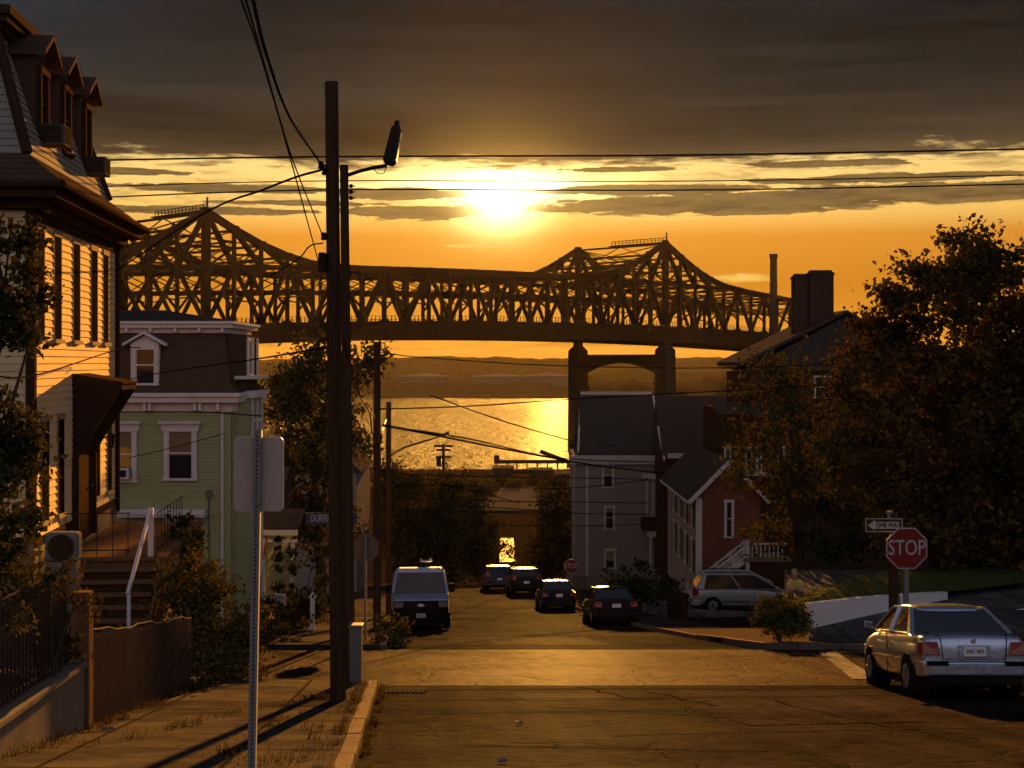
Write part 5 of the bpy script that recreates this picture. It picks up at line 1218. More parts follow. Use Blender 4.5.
# white wall of the lawn on the right
t = thing('white_wall', 'low white painted wall tapering along the edge of the lawn', 'wall', (7.75, 37.6, EYE - 7.3))
m = MB(); o = Vector((7.75, 37.6, EYE - 7.3))
for i in range(3):
    (xa, ya), (xb, yb) = wl[i], wl[i + 1]; za, zb = EYE + wz[i] + .04, EYE + wz[i + 1] + .04; n2 = Vector((yb - ya, -(xb - xa), 0)).normalized() * .2
    ring_ = lambda x, y, z: [Vector((x, y, EYE - 7.3)) - o, Vector((x, y, z)) - o, Vector((x, y, z)) - n2 * -1 - o, Vector((x, y, EYE - 7.3)) + n2 - o]
    m.loft([ring_(xa, ya, za), ring_(xb, yb, zb)])
m.build('body', M_LTRIM, t)
# bins near the bushes
for k, (px, d, c_, lab) in enumerate(((673, 55, M_DARKM, 'dark wheeled bin beside the bushes by the right sidewalk'), (682, 55.4, M_BTRIM, 'brown barrel next to the dark bin by the right sidewalk'))):
    t = thing('trash_bin', lab, 'bin', ((px - 512) / F * d, d, gz(d) + .1), 0, 'bins by the right sidewalk')
    m = MB(); m.lathe([(.20, 0), (.26, .9)], (0, 0, 0), 'z', 12); m.build('body', c_, t); m = MB(); m.lathe([(.29, 0), (.27, .06), (.1, .10)], (0, 0, .9), 'z', 12); m.build('lid', c_, t)
# storm drain and litter
M_IRON = mat('cast_iron', (.03, .027, .024), rough=.7, metal=.0, var=.3, scale=8)
t = thing('storm_drain', 'slotted iron storm drain grate at the foot of the left kerb', 'drain', (kl(23) + .45, 23.0, gz(23) + .014), 0, None, -tilt(23))
m = MB()
for k in range(9): m.box(-.32 + k * .075, -.28 + k * .075, -.22, .22, 0, .012)
m.box(-.38, .38, -.27, -.22, 0, .013); m.box(-.38, .38, .22, .27, 0, .013); m.build('grate', M_IRON, t)
labs = ['crumpled pale wrapper on the road left of centre', 'small white scrap of paper on the lower road', 'flat pale cup lying on the road near the bottom', 'tiny scrap at the foot of the slatted fence', 'pale bottle on the sidewalk by the fence', 'white litter at the corner before the silver sedan']
for (x, d), lab in zip(((.1, 17.5), (.45, 15.0), (-.1, 13.6), (-4.45, 15.6), (-4.6, 20.5), (6.3, 25.2)), labs):
    m = MB(); r_ = random.uniform(.03, .07)
    r_ *= .7
    for k in range(9): m.poly([(random.gauss(0, r_), random.gauss(0, r_ * .7), random.uniform(0, r_ * .9)) for _ in range(3)])
    m.poly([(-r_, -r_ * .5, .002), (r_, -r_ * .4, .002), (r_ * .8, r_ * .6, r_ * .3), (-r_ * .7, r_ * .5, r_ * .2)])
    o = m.build('litter', mat('litter_grey', (.16, .14, .12), rough=.8, var=.2, scale=9)); o.location = (x, d, gz(d) + (.125 if x < -3 else .012)); tag(o, lab, 'litter', 'scraps of litter')
# ================================================================ VEHICLES
def paint(name, col, metal=.5, rough=.3): return mat(name, col, rough=rough, metal=metal, var=.06, scale=2, spec=.3, coat=0)
M_SILVER = paint('silver_paint', (.40, .43, .50), .85, .16); M_DARKCAR = mat('dark_paint', (.018, .018, .019), rough=.4, var=.06, scale=2, spec=.03); M_NAVY = mat('navy_paint', (.014, .017, .024), rough=.4, var=.06, scale=2, spec=.03)
M_SUVGREY = mat('suv_grey', (.06, .065, .072), rough=.4, var=.06, scale=2, spec=.03); M_VANP = paint('van_paint', (.30, .35, .46), .6, .3); M_MINIV = paint('minivan_silver', (.30, .31, .31), .4)
M_TAIL = mat('tail_red', (.22, .012, .008), rough=.2, var=.15, scale=8, spec=.5, coat=.5)
M_AMBER = mat('amber_lens', (.35, .12, .01), rough=.2, var=.15, scale=8, spec=.5)
M_PLASTIC = mat('black_plastic', (.010, .009, .009), rough=.7, var=.2, scale=6, spec=.01)
M_PLATE = mat('plate_white', (.62, .60, .58), rough=.5, var=.1, scale=8)
M_PLTXT = mat('plate_red', (.28, .04, .03), rough=.5, var=.05, scale=8)
M_LAMP = mat('lamp_clear', (.30, .30, .30), rough=.15, var=.1, scale=6, spec=.5, coat=.5)
M_CHROME = mat('chrome', (.6, .6, .6), rough=.15, metal=1.0, var=.05, scale=4, spec=.5)
def half_ring(y, w, zb, zm, zt):
    r = [(0, zb), (w * .78, zb), (w * .95, zb + .07), (w, zm - .05), (w, zm + .06), (w * .965, zt - .07), (w * .90, zt - .01), (w * .6, zt + .008), (0, zt + .015)]
    return [(x, y, z) for x, z in r] + [(-x, y, z) for x, z in r[-2:0:-1]]
def wheel(t, x, y, r, wd=.2, side=1):
    m = MB(); m.lathe([(r * .62, -wd / 2), (r * .93, -wd / 2), (r, -wd * .32), (r, wd * .32), (r * .93, wd / 2), (r * .62, wd / 2)], (x, y, r), 'x', 28); w = m.build('wheel', M_RUBBER, t)
    m = MB(); o = side * wd * .42; m.lathe([(r * .63, -.03), (r * .63, .02), (r * .55, .035)], (x + o, y, r), 'x', 24)
    for k in range(6): a = 2 * math.pi * k / 6; m.beam((x + o + side * .02, y, r), (x + o + side * .02, y + math.cos(a) * r * .6, r + math.sin(a) * r * .6), .05, .05)
    m.lathe([(r * .18, -.01), (r * .16, .045)] if side > 0 else [(r * .16, -.045), (r * .18, .01)], (x + o, y, r), 'x', 12); m.build('rim', M_ALLOY, w)
def make_car(name, label, cat, body, loc, rz, rx, stations, gh_pts, wr=.30, wheels=(-1.25, 1.27), tw=.70, rear_w=.80, yr=-2.05, zl=(.66, .86), plate=None, group=None, rack=False, seg='trunk', emblem=True, detail=True):
    t = thing(name, label, cat, loc, rz, group, rx)
    m = MB(); m.loft([half_ring(*s_) for s_ in stations]); bd = m.build('body', body, t, smooth=True, sub=2)
    W_ = max(s_[1] for s_ in stations)
    # wheel arches and wheels
    for y in wheels:
        for sg in (-1, 1):
            m = MB(); x0 = sg * (W_ - .30); m.lathe([(wr * 1.18, 0), (wr * 1.18, sg * .302), (wr * .9, sg * .303)], (x0, y, wr * 1.02), 'x', 24); m.build('wheel_arch', M_PLASTIC, bd)
            wheel(t, sg * (W_ - .10), y, wr, .2, sg)
    # greenhouse
    (yb0, yt0, yt1, yb1, wb, wt, zb, zt) = gh_pts
    m = MB(); ym = (yt0 + yt1) / 2
    B = [(-wb, yb0, zb), (wb, yb0, zb), (wb + .01, (yb0 + yb1) / 2, zb), (wb, yb1, zb), (-wb, yb1, zb), (-wb - .01, (yb0 + yb1) / 2, zb)]
    T = [(-wt, yt0, zt - .03), (wt, yt0, zt - .03), (wt + .015, ym, zt), (wt, yt1, zt - .03), (-wt, yt1, zt - .03), (-wt - .015, ym, zt)]
    m.loft([B, T]); gl = m.build('windows', M_GLASS, t, bevel=.02)
    m = MB(); rr = []
    for y, dz, dw in ((yt0 - .10, -.055, -.02), (yt0 + .02, .0, .012), (ym, .045, .02), (yt1 - .02, .005, .012), (yt1 + .10, -.05, -.02)):
        w_ = wt + dw; rr.append([(-w_, y, zt + dz - .05), (w_, y, zt + dz - .05), (w_ * .97, y, zt + dz - .005), (w_ * .5, y, zt + dz + .018), (-w_ * .5, y, zt + dz + .018), (-w_ * .97, y, zt + dz - .005)])
    m.loft(rr); m.build('roof', body, t, smooth=True, sub=1)
    for sg in (-1, 1):
        m = MB(); e = .012
        b0, t0 = Vector((sg * (wb + e), yb0, zb)), Vector((sg * (wt + e), yt0, zt - .02)); b1, t1 = Vector((sg * (wb + e), yb1, zb)), Vector((sg * (wt + e), yt1, zt - .02))
        m.beam(b0, t0, .07, .05); m.beam(b1, t1, .06, .05)
        bq = b0 + Vector((0, .36, 0)); tq = t0 + Vector((0, .14, 0))
        m.loft([[b0, bq, tq, t0], [v_ - Vector((sg * .03, 0, 0)) for v_ in (b0, bq, tq, t0)]])
        bm2 = Vector((sg * (wb + .018), (yb0 + yb1) / 2 + .12, zb)); tm2 = Vector((sg * (wt + .024), ym + .08, zt)); m.beam(bm2, tm2, .03, .07)
        m.beam(b0 + Vector((0, .3, 0)), b1, .03, .03); m.beam(t0, t1, .04, .05)
        m.build('pillar_frame', body, t, bevel=.012)
    m = MB()
    for sg in (-1, 1): m.loft([[(sg * (W_ + .01), yb1 - .22, zb + .02), (sg * (W_ + .17), yb1 - .25, zb + .02), (sg * (W_ + .17), yb1 - .25, zb + .15), (sg * (W_ + .01), yb1 - .22, zb + .13)], [(sg * (W_ + .01), yb1 - .12, zb + .02), (sg * (W_ + .13), yb1 - .14, zb + .03), (sg * (W_ + .13), yb1 - .14, zb + .13), (sg * (W_ + .01), yb1 - .12, zb + .12)]])
    m.build('mirror', body, t, bevel=.015)
    # tail lights, bumper, plate
    for sg in (-1, 1):
        m = MB(); a, b = sg * (rear_w - .30), sg * (rear_w + .012)
        m.loft([[(a, yr - .035, zl[0]), (b - sg * .03, yr - .02, zl[0]), (b, yr + .20, zl[0]), (a, yr + .2, zl[0])], [(a + sg * .05, yr - .03, zl[1]), (b - sg * .04, yr - .012, zl[1]), (b - sg * .01, yr + .2, zl[1]), (a + sg * .05, yr + .2, zl[1])]]); tl = m.build('tail_light', M_TAIL, t, bevel=.012)
        m = MB(); zm_ = zl[0] + .35 * (zl[1] - zl[0]); m.box(min(a, b) + .03, max(a, b) - .05, yr - .040, yr - .033, zm_ - .014, zm_ + .014); m.build('lens_strip', M_AMBER, tl)
        m = MB(); fy = stations[-2][0]; fw = stations[-2][1]; m.box(sg * fw * .55 if sg > 0 else sg * fw, sg * fw if sg > 0 else sg * fw * .55, fy - .12, fy + .05, stations[-2][3] + .02, stations[-2][3] + .16); m.build('headlight', M_LAMP, t, bevel=.02)
    m = MB(); m.loft([[(-rear_w - .02, yr + .30, .34), (-rear_w - .02, yr + .30, .58), (rear_w + .02, yr + .30, .58), (rear_w + .02, yr + .30, .34)], [(-rear_w - .01, yr - .02, .34), (-rear_w - .01, yr - .02, .58), (rear_w + .01, yr - .02, .58), (rear_w + .01, yr - .02, .34)], [(-rear_w + .1, yr - .11, .36), (-rear_w + .1, yr - .11, .56), (rear_w - .1, yr - .11, .56), (rear_w - .1, yr - .11, .36)]])
    bp = m.build('bumper', body, t, bevel=.025)
    m = MB()
    for sg in (-1, 1): m.box(sg * .42 if sg > 0 else -rear_w + .06, rear_w - .06 if sg > 0 else -.42, yr - .118, yr + .05, .505, .575)
    m.box(-rear_w + .12, rear_w - .12, yr - .10, yr + .02, .24, .345); m.build('black_trim', M_PLASTIC, bp)
    m = MB(); m.box(-.24, .24, yr - .045, yr + .05, .63, .81); rc = m.build('plate_recess', body, t, bevel=.012)
    m = MB(); m.box(-.165, .165, yr - .052, yr - .046, .645, .79); pl = m.build('licence_plate', M_PLATE, t)
    if plate: text_mesh('lettering', plate, .085, M_PLTXT, pl, (0, yr - .054, .715), (R(90), 0, 0), sx=.8, bold=.002)
    m = MB()
    for sg in (-1, 1): m.box(sg * (W_ + .008) - .008, sg * (W_ + .008) + .008, -1.0, 1.0, .52, .555)
    m.build('side_moulding', M_CHROME, t)
    m = MB(); m.box(-W_ + .12, W_ - .12, yr + .3, -yr - .3, .15, .30); m.build('underbody', M_PLASTIC, t)
    if detail:
        m = MB()
        for sg in (-1, 1):
            for yy in (-.45, .45): m.box(sg * (W_ + .005) - .015, sg * (W_ + .005) + .015, yy - .09, yy + .09, .76, .79)
        m.build('door_handle', body, t)
        m = MB()
        for sg in (-1, 1): m.beam((sg * .47, yr - .012, .60), (sg * .50, yr - .004, .93), .007, .012); m.beam((sg * .50, yr + .0, .945), (sg * .60, yr + .55, .99), .007, .012)
        m.beam((-.47, yr - .012, .60), (.47, yr - .012, .60), .012, .007); m.build('boot_seam', M_PLASTIC, t)
        m = MB(); m.lathe([(.012, 0), (.004, .42)], (-.55, .15, 1.37), 'z', 6); m.build('aerial', M_PLASTIC, t)
        m = MB(); m.tube([(.45, yr + .1, .22), (.45, yr - .12, .21)], .024, 10); m.build('exhaust_pipe', M_CHROME, t)
        m = MB(); m.lathe([(.036, -.006), (.040, 0), (.031, .001), (.028, -.006)], (0, yr - .015, .87), 'y', 20); m.box(-.006, .006, yr - .022, yr - .014, .845, .895); m.build('emblem', M_CHROME, t)
        for sg in (-1, 1): m = MB(); m.box(sg * .822 - .006, sg * .822 + .006, -.02, -.005, .3, .92); m.build('door_seam', M_PLASTIC, t)
    if rack:
        m = MB()
        for sg in (-1, 1): m.tube([(sg * wt * .9, yt0 + .1, zt + .07), (sg * wt * .9, yt1 - .1, zt + .07)], .02, 6)
        m.build('roof_rack', M_PLASTIC, t)
    return t
SEDAN = [(-2.05, .72, .36, .62, .88), (-2.02, .79, .32, .62, .945), (-1.7, .82, .25, .60, .985), (-1.0, .83, .20, .58, .975), (0, .83, .20, .56, .95), (.9, .83, .20, .55, .93), (1.25, .82, .22, .55, .90), (1.8, .80, .26, .54, .80), (2.02, .74, .30, .50, .70), (2.08, .62, .36, .48, .62)]
SEDAN_G = (-1.42, -.72, .36, 1.06, .745, .565, .95, 1.36)
WAGON = [(-2.2, .78, .40, .72, 1.02), (-2.17, .86, .36, .72, 1.08), (-1.7, .90, .30, .70, 1.10), (0, .91, .28, .66, 1.08), (1.0, .91, .28, .64, 1.04), (1.6, .89, .30, .62, .98), (2.1, .84, .34, .58, .84), (2.28, .70, .40, .54, .70)]
WAGON_G = (-2.12, -1.80, .50, 1.28, .84, .68, 1.06, 1.52)
make_car('sedan', 'silver four door sedan parked nose downhill at the right corner', 'car', M_SILVER, (7.02, 23.4, gz(23.4) + .012), -.02, -tilt(23.4), SEDAN, SEDAN_G, plate='2NC 4K0')
make_car('sedan', 'dark sedan with pale plate parked right, nearest of the cars downhill', 'car', M_DARKCAR, ((609 - 512) / F * 54, 54, gz(54) + .01), .075, -tilt(54), SEDAN, SEDAN_G, group='dark cars parked down the right side', detail=False)
make_car('sedan', 'dark navy sedan parked between the dark sedan and the far cars', 'car', M_NAVY, ((555 - 512) / F * 70, 70, gz(70) + .01), .075, -tilt(70), SEDAN, SEDAN_G, group='dark cars parked down the right side', detail=False)
make_car('suv', 'dark tall wagon parked far down the street', 'car', M_DARKCAR, ((523.5 - 512) / F * 87, 87, gz(87) + .01), .08, -tilt(87), WAGON, WAGON_G, wr=.36, wheels=(-1.35, 1.4), rear_w=.86, yr=-2.2, zl=(.85, 1.15), group='dark cars parked down the right side', rack=True, detail=False)
make_car('suv', 'grey wagon farthest down the street, left of the dark wagon', 'car', M_SUVGREY, ((497.5 - 512) / F * 94, 93, gz(93) + .01), .08, -tilt(91), WAGON, WAGON_G, wr=.36, wheels=(-1.35, 1.4), rear_w=.86, yr=-2.2, zl=(.85, 1.15), detail=False)
MINI = [(-2.35, .80, .42, .78, 1.02), (-2.3, .90, .36, .76, 1.10), (-1.7, .95, .28, .72, 1.10), (0, .96, .26, .68, 1.08), (1.1, .96, .26, .66, 1.02), (1.7, .93, .28, .62, .92), (2.2, .86, .32, .56, .78), (2.4, .70, .38, .52, .64)]
make_car('minivan', 'silver minivan parked sideways in the driveway by the white stairs', 'car', M_MINIV, (10.55, 65, EYE - 11.32), -math.pi / 2, 0, MINI, (-2.25, -1.9, .35, 1.55, .88, .70, 1.07, 1.72), wr=.34, wheels=(-1.5, 1.45), rear_w=.90, yr=-2.34, zl=(.80, 1.15), rack=True, detail=False)
# ---- van facing uphill

vx, vy = (415.5 - 512) / F * 48.5, 50.6
v_ = thing('cargo_van', 'pale blue cargo van with dark front and ladder rack parked facing uphill', 'van', (vx, vy, gz(vy) + .01), math.pi + .085, None, tilt(vy))
def vr(y, w, zb, zs, zt, wt): return [(-w * .85, y, zb), (w * .85, y, zb), (w, y, zb + .15), (w, y, zs), (wt + .06, y, zt - .12), (wt - .08, y, zt), (-wt + .08, y, zt), (-wt - .06, y, zt - .12), (-w, y, zs), (-w, y, zb + .15)]
m = MB(); m.loft([vr(-2.75, .94, .40, 1.25, 2.05, .80), vr(-2.6, .99, .34, 1.25, 2.10, .82), vr(0.6, .99, .32, 1.25, 2.12, .82), vr(1.05, .99, .32, 1.25, 2.06, .80)]); m.build('body', M_VANP, v_, bevel=.03)
m = MB(); m.loft([[(-.99, 1.05, .34), (.99, 1.05, .34), (.99, 1.05, 1.27), (-.99, 1.05, 1.27)], [(-.985, 1.8, .36), (.985, 1.8, .36), (.97, 1.8, 1.20), (-.97, 1.8, 1.20)], [(-.95, 2.50, .40), (.95, 2.50, .40), (.92, 2.50, 1.02), (-.92, 2.50, 1.02)]]); m.build('hood', M_VANP, v_, bevel=.05)
m = MB(); m.loft([[(-.90, 1.62, 1.22), (.90, 1.62, 1.22), (.76, .98, 2.02), (-.76, .98, 2.02)], [(-.90, 1.02, 1.22), (.90, 1.02, 1.22), (.76, .70, 2.02), (-.76, .70, 2.02)]]); m.build('windscreen', mat('sky_reflect_glass', (.085, .075, .062), rough=.15, var=.25, scale=1.5, spec=.4), v_)  # lighter base colour stands in for sky reflected in the windscreen
m = MB()
for sg in (-1, 1): m.beam((sg * .93, 1.64, 1.22), (sg * .79, .98, 2.05), .07, .06)
m.beam((-.79, .98, 2.05), (.79, .98, 2.05), .08, .08); m.build('pillars', M_VANP, v_)
m = MB(); m.box(-.93, .93, 2.46, 2.55, .42, .99); m.build('front_fascia', M_PLASTIC, v_, bevel=.03)
m = MB()
for k in range(5): m.box(-.55, .55, 2.551, 2.565, .66 + k * .06, .685 + k * .06)
m.build('grille', M_DARKM, v_)
m = MB(); m.box(-.86, .86, -2.6, 2.5, .16, .40); m.build('underbody', M_PLASTIC, v_)
m = MB(); m.box(-.96, .96, 2.45, 2.68, .30, .60); m.build('bumper', M_PLASTIC, v_, bevel=.05)
for sg in (-1, 1): m = MB(); m.box(min(sg * .60, sg * .90), max(sg * .60, sg * .90), 2.551, 2.58, .76, .95); m.build('headlight', mat('dull_lamp', (.10, .09, .08), rough=.3, var=.2, scale=5, spec=.4), v_, bevel=.02)
m = MB(); m.prism([(-.13, .855), (-.05, .855), (-.045, .89), (.06, .89), (.055, .855), (.13, .855), (.125, .815), (.05, .815), (.045, .78), (-.06, .78), (-.055, .815), (-.135, .815)], 'y', 2.566, 2.585); m.build('emblem', M_CHROME, v_)
m = MB(); m.box(-.16, .16, 2.681, 2.69, .42, .57); m.build('licence_plate', mat('plate_dull', (.30, .28, .26), rough=.5, var=.2, scale=20), v_)
for sg in (-1, 1): m = MB(); m.box(min(sg * 1.0, sg * 1.2), max(sg * 1.0, sg * 1.2), 1.30, 1.42, 1.25, 1.55); m.build('mirror', M_PLASTIC, v_, bevel=.03)
for y in (-1.75, 1.75):
    for sg in (-1, 1): wheel(v_, sg * .90, y, .36, .22, sg)
m = MB()
for sg in (-1, 1): m.tube([(sg * .72, -2.4, 2.30), (sg * .72, .7, 2.30)], .025, 6)
for yy in (-2.3, -1.3, -.3, .6): m.tube([(-.74, yy, 2.27), (.74, yy, 2.27)], .025, 6); [m.tube([(sg * .72, yy, 2.08), (sg * .72, yy, 2.30)], .02, 5) for sg in (-1, 1)]
m.build('roof_rack', M_DARKM, v_)
m = MB(); m.box(-.45, -.05, -2.3, .5, 2.31, 2.36); m.box(-.45, -.40, -2.3, .5, 2.36, 2.42); m.box(-.10, -.05, -2.3, .5, 2.36, 2.42)
ld = m.build('ladder', M_ALLOY); ld.location = v_.location; ld.rotation_euler = v_.rotation_euler; tag(ld, 'pale ladder lying on the roof rack of the van', 'ladder')

# ================================================================ A SEATED FIGURE BY THE LAWN
def skin(name, joints, edges, material, parent=None, sub=2):
    me = bpy.data.meshes.new(name); me.from_pydata([j[0] for j in joints], edges, []); o = bpy.data.objects.new(name, me); COL.objects.link(o)
    if parent: o.parent = parent
    s_ = o.modifiers.new('skin', 'SKIN')
    if not me.skin_vertices: me.skin_vertices.new()
    for i, j in enumerate(joints):
        me.skin_vertices[0].data[i].radius = (j[1], j[1] * (j[2] if len(j) > 2 else 1)); me.skin_vertices[0].data[i].use_root = (i == 0)
    sb = o.modifiers.new('sub', 'SUBSURF'); sb.levels = sub; sb.render_levels = sub
    if material: me.materials.append(material)
    return o
M_SKIN = mat('skin_tone', (.30, .19, .13), rough=.6, var=.08, scale=8); M_YEL = mat('yellow_top', (.42, .33, .10), rough=.8, var=.15, scale=8); M_JEAN = mat('dark_jeans', (.06, .06, .10), rough=.85, var=.2, scale=8); M_HAIR = mat('fair_hair', (.22, .16, .08), rough=.6, var=.25, scale=20, stretch=(6, 6, 1))
pd = 43.6; pz = EYE + (362 - 597) / F * pd
pe = thing('person', 'person in yellow top seated at the end of the lawn, leaning forward', 'person', ((796.5 - 512) / F * pd, pd, pz), -.35)
J = [((0, .08, .10), .13, .9), ((0, .05, .28), .12, .8), ((-.02, -.02, .46), .135, .8), ((-.03, -.06, .56), .06), ((-.04, -.09, .64), .055),
     ((-.18, -.04, .50), .055), ((-.26, -.14, .30), .043), ((-.20, -.33, .20), .033), ((-.17, -.42, .18), .03),
     ((.13, -.04, .50), .055), ((.22, -.12, .30), .043), ((.14, -.32, .22), .033), ((.10, -.40, .20), .03),
     ((-.10, -.08, .10), .085), ((-.14, -.42, .16), .068), ((-.14, -.40, -.10), .05), ((-.14, -.44, -.28), .04), ((-.14, -.58, -.31), .035),
     ((.10, -.08, .10), .085), ((.13, -.44, .18), .068), ((.14, -.48, -.08), .05), ((.14, -.52, -.26), .04), ((.14, -.66, -.29), .035)]
E_ = [(0, 1), (1, 2), (2, 3), (3, 4), (2, 5), (5, 6), (6, 7), (7, 8), (2, 9), (9, 10), (10, 11), (11, 12), (0, 13), (13, 14), (14, 15), (15, 16), (16, 17), (0, 18), (18, 19), (19, 20), (20, 21), (21, 22)]
bod = skin('body', J, E_, M_SKIN, pe)
JT = [((0, .07, .13), .15, .9), ((0, .05, .28), .145, .85), ((-.02, -.02, .455), .155, .85), ((-.19, -.04, .49), .075), ((-.265, -.13, .31), .06), ((.14, -.04, .49), .075), ((.225, -.11, .31), .06)]
skin('top', JT, [(0, 1), (1, 2), (2, 3), (3, 4), (2, 5), (5, 6)], M_YEL, pe)
JL = [((0, .08, .09), .15, .9), ((-.10, -.08, .11), .105), ((-.14, -.42, .165), .085), ((-.14, -.41, -.24), .062), ((.10, -.08, .11), .105), ((.13, -.44, .185), .085), ((.14, -.50, -.22), .062)]
skin('trousers', JL, [(0, 1), (1, 2), (2, 3), (0, 4), (4, 5), (5, 6)], M_JEAN, pe)
hdm = MB(); hdm.lathe([(.03, -.12), (.065, -.09), (.083, -.02), (.085, .04), (.07, .09), (.03, .12)], (-.045, -.115, .74), 'z', 16); hdm.lathe([(.004, 0), (.016, .02), (.018, .05)], (-.045, -.215, .74), 'y', 8)
for sg in (-1, 1): hdm.lathe([(.02, -.01), (.02, .01)], (-.045 + sg * .085, -.105, .74), 'x', 8)
hd_ = hdm.build('head', M_SKIN, bod, smooth=True, sub=1)
fm = MB()
for sg in (-1, 1): fm.lathe([(.010, -.004), (.010, .004)], (-.045 + sg * .03, -.192, .755), 'y', 8)
fm.box(-.07, -.02, -.196, -.188, .682, .69); fm.build('face_features', M_JEAN, hd_)
hr = MB(); hr.lathe([(.075, -.20), (.095, -.08), (.097, .02), (.092, .07), (.07, .12), (.02, .145)], (-.045, -.085, .74), 'z', 16); hr.build('hair', M_HAIR, pe, smooth=True, sub=1)
for sg, hp in ((-1, (-.17, -.42, .18)), (1, (.10, -.40, .20))):
    for k in range(5):
        a = -.6 + k * .3; ln = (.05, .075, .08, .075, .06)[k]
        skin('finger', [(hp, .012), ((hp[0] + math.sin(a) * ln * .6, hp[1] - ln * .6, hp[2]), .0095), ((hp[0] + math.sin(a) * ln, hp[1] - ln * .9, hp[2] - .03), .008)], [(0, 1), (1, 2)], M_SKIN, bod, 1)
stp = MB(); stp.box(-.6, .6, -.12, .5, -.3, -.0); o = stp.build('stone_step', M_CONCW); o.location = pe.location; o.rotation_euler = pe.rotation_euler; tag(o, 'low stone block the seated person in yellow sits on', 'step')
# ================================================================ VEGETATION
def leaf_mesh(name, pts, size, material, parent, aspect=.62, droop=.25):
    n_ = len(pts); pts = np.asarray(pts, float)
    a = RNG.normal(size=(n_, 3)); a[:, 2] -= droop; a /= np.linalg.norm(a, axis=1)[:, None]
    b = RNG.normal(size=(n_, 3)); b -= (b * a).sum(1)[:, None] * a; b /= np.linalg.norm(b, axis=1)[:, None]
    c = np.cross(a, b); s = size * RNG.uniform(.45, 1.5, n_)[:, None]
    v = np.empty((n_, 4, 3)); v[:, 0] = pts - a * s * .5; v[:, 2] = pts + a * s * .5
    v[:, 1] = pts + b * s * aspect * .5 + c * s * .12 - a * s * .05; v[:, 3] = pts - b * s * aspect * .5 + c * s * .12 - a * s * .05
    me = bpy.data.meshes.new(name); me.vertices.add(n_ * 4); me.vertices.foreach_set('co', v.ravel())
    me.loops.add(n_ * 4); me.loops.foreach_set('vertex_index', np.arange(n_ * 4, dtype=np.int32))
    me.polygons.add(n_); me.polygons.foreach_set('loop_start', np.arange(0, n_ * 4, 4, dtype=np.int32)); me.polygons.foreach_set('loop_total', np.full(n_, 4, dtype=np.int32))
    me.update(calc_edges=True); me.validate(); me.materials.append(material)
    o = bpy.data.objects.new(name, me); COL.objects.link(o); o.parent = parent
    return o
def clumps(blobs, per, leaves, rc):
    """blobs [(centre, (rx,ry,rz))] -> leaf points gathered in clumps, denser towards the shell"""
    out = []; cs = []
    for c, r in blobs:
        k = max(3, int(per * (r[0] * r[1] * r[2]) ** (2 / 3)))
        d = RNG.normal(size=(k, 3)); d /= np.linalg.norm(d, axis=1)[:, None]; rad = RNG.uniform(0, 1, k) ** .38
        cc = np.asarray(c) + d * rad[:, None] * np.asarray(r); cs.append(cc)
        for q_ in cc:
            m_ = int(leaves * RNG.uniform(.5, 1.4)); rr = rc * RNG.uniform(.6, 1.3); out.append(q_ + RNG.normal(size=(m_, 3)) * rr * np.array([1, 1, .7]) * .55)
    return np.concatenate(out), np.concatenate(cs)
L_MAPLE = leafmat('maple_leaf', (0.0425, 0.0340, 0.0085), (0.0724, 0.0383, 0.0085)); L_DARK = leafmat('dark_leaf', (0.0239, 0.0290, 0.0085), (0.0383, 0.0392, 0.0120)); L_MID = leafmat('mid_leaf', (0.0383, 0.0468, 0.0120), (0.0595, 0.0595, 0.0154))
L_SHRUB = leafmat('shrub_leaf', (0.0383, 0.0409, 0.0101), (0.0680, 0.0510, 0.0120))
M_BARK = mat('bark', (.055, .040, .028), rough=.9, var=.4, scale=6, stretch=(3, 3, .5), bump=.6, bscale=12)
def tree(name, label, cat, base, blobs, per, leaves, rc, size, lm, group=None, trunk_r=.25, limbs=9):
    t = thing(name, label, cat, base, 0, group); b = Vector(base)
    bl = [((Vector(c) - b), r) for c, r in blobs]
    pts, cs = clumps([(tuple(c), r) for c, r in bl], per, leaves, rc)
    cen = sum((c for c, r in bl), Vector()) / len(bl); top = max(c.z + r[2] * .5 for c, r in bl)
    m = MB(); fork = Vector((cen.x * .4, cen.y * .4, max(.8, cen.z * .42)))
    m.tube([(0, 0, -.3), fork * .5 + Vector((trunk_r * .3, 0, 0)), fork, Vector((cen.x, cen.y, top * .66))], [trunk_r * 1.25, trunk_r, trunk_r * .8, trunk_r * .12], 9)
    for k in range(limbs):
        e = Vector(cs[int(RNG.integers(len(cs)))]); st_ = fork.lerp(Vector((cen.x, cen.y, top * .8)), random.random() * .7); mid = st_.lerp(e, .5) + Vector((0, 0, -.08 * (e - st_).length + .3))
        m.tube([st_, mid, e], [trunk_r * .42, trunk_r * .22, trunk_r * .05], 6)
        for j in range(2):
            e2 = e + Vector(RNG.normal(size=3)) * rc * .55; m.tube([mid.lerp(e, .5), e2], [trunk_r * .14, trunk_r * .03], 4)
    m.build('trunk', M_BARK, t)
    leaf_mesh('crown', pts, size, lm, t)
    return t
def bl(px, py, rpx, d, sq=1.0, dep=None):
    r = rpx / F * d; return (tuple(P(px, py, d)), (r, dep or r, r * sq))
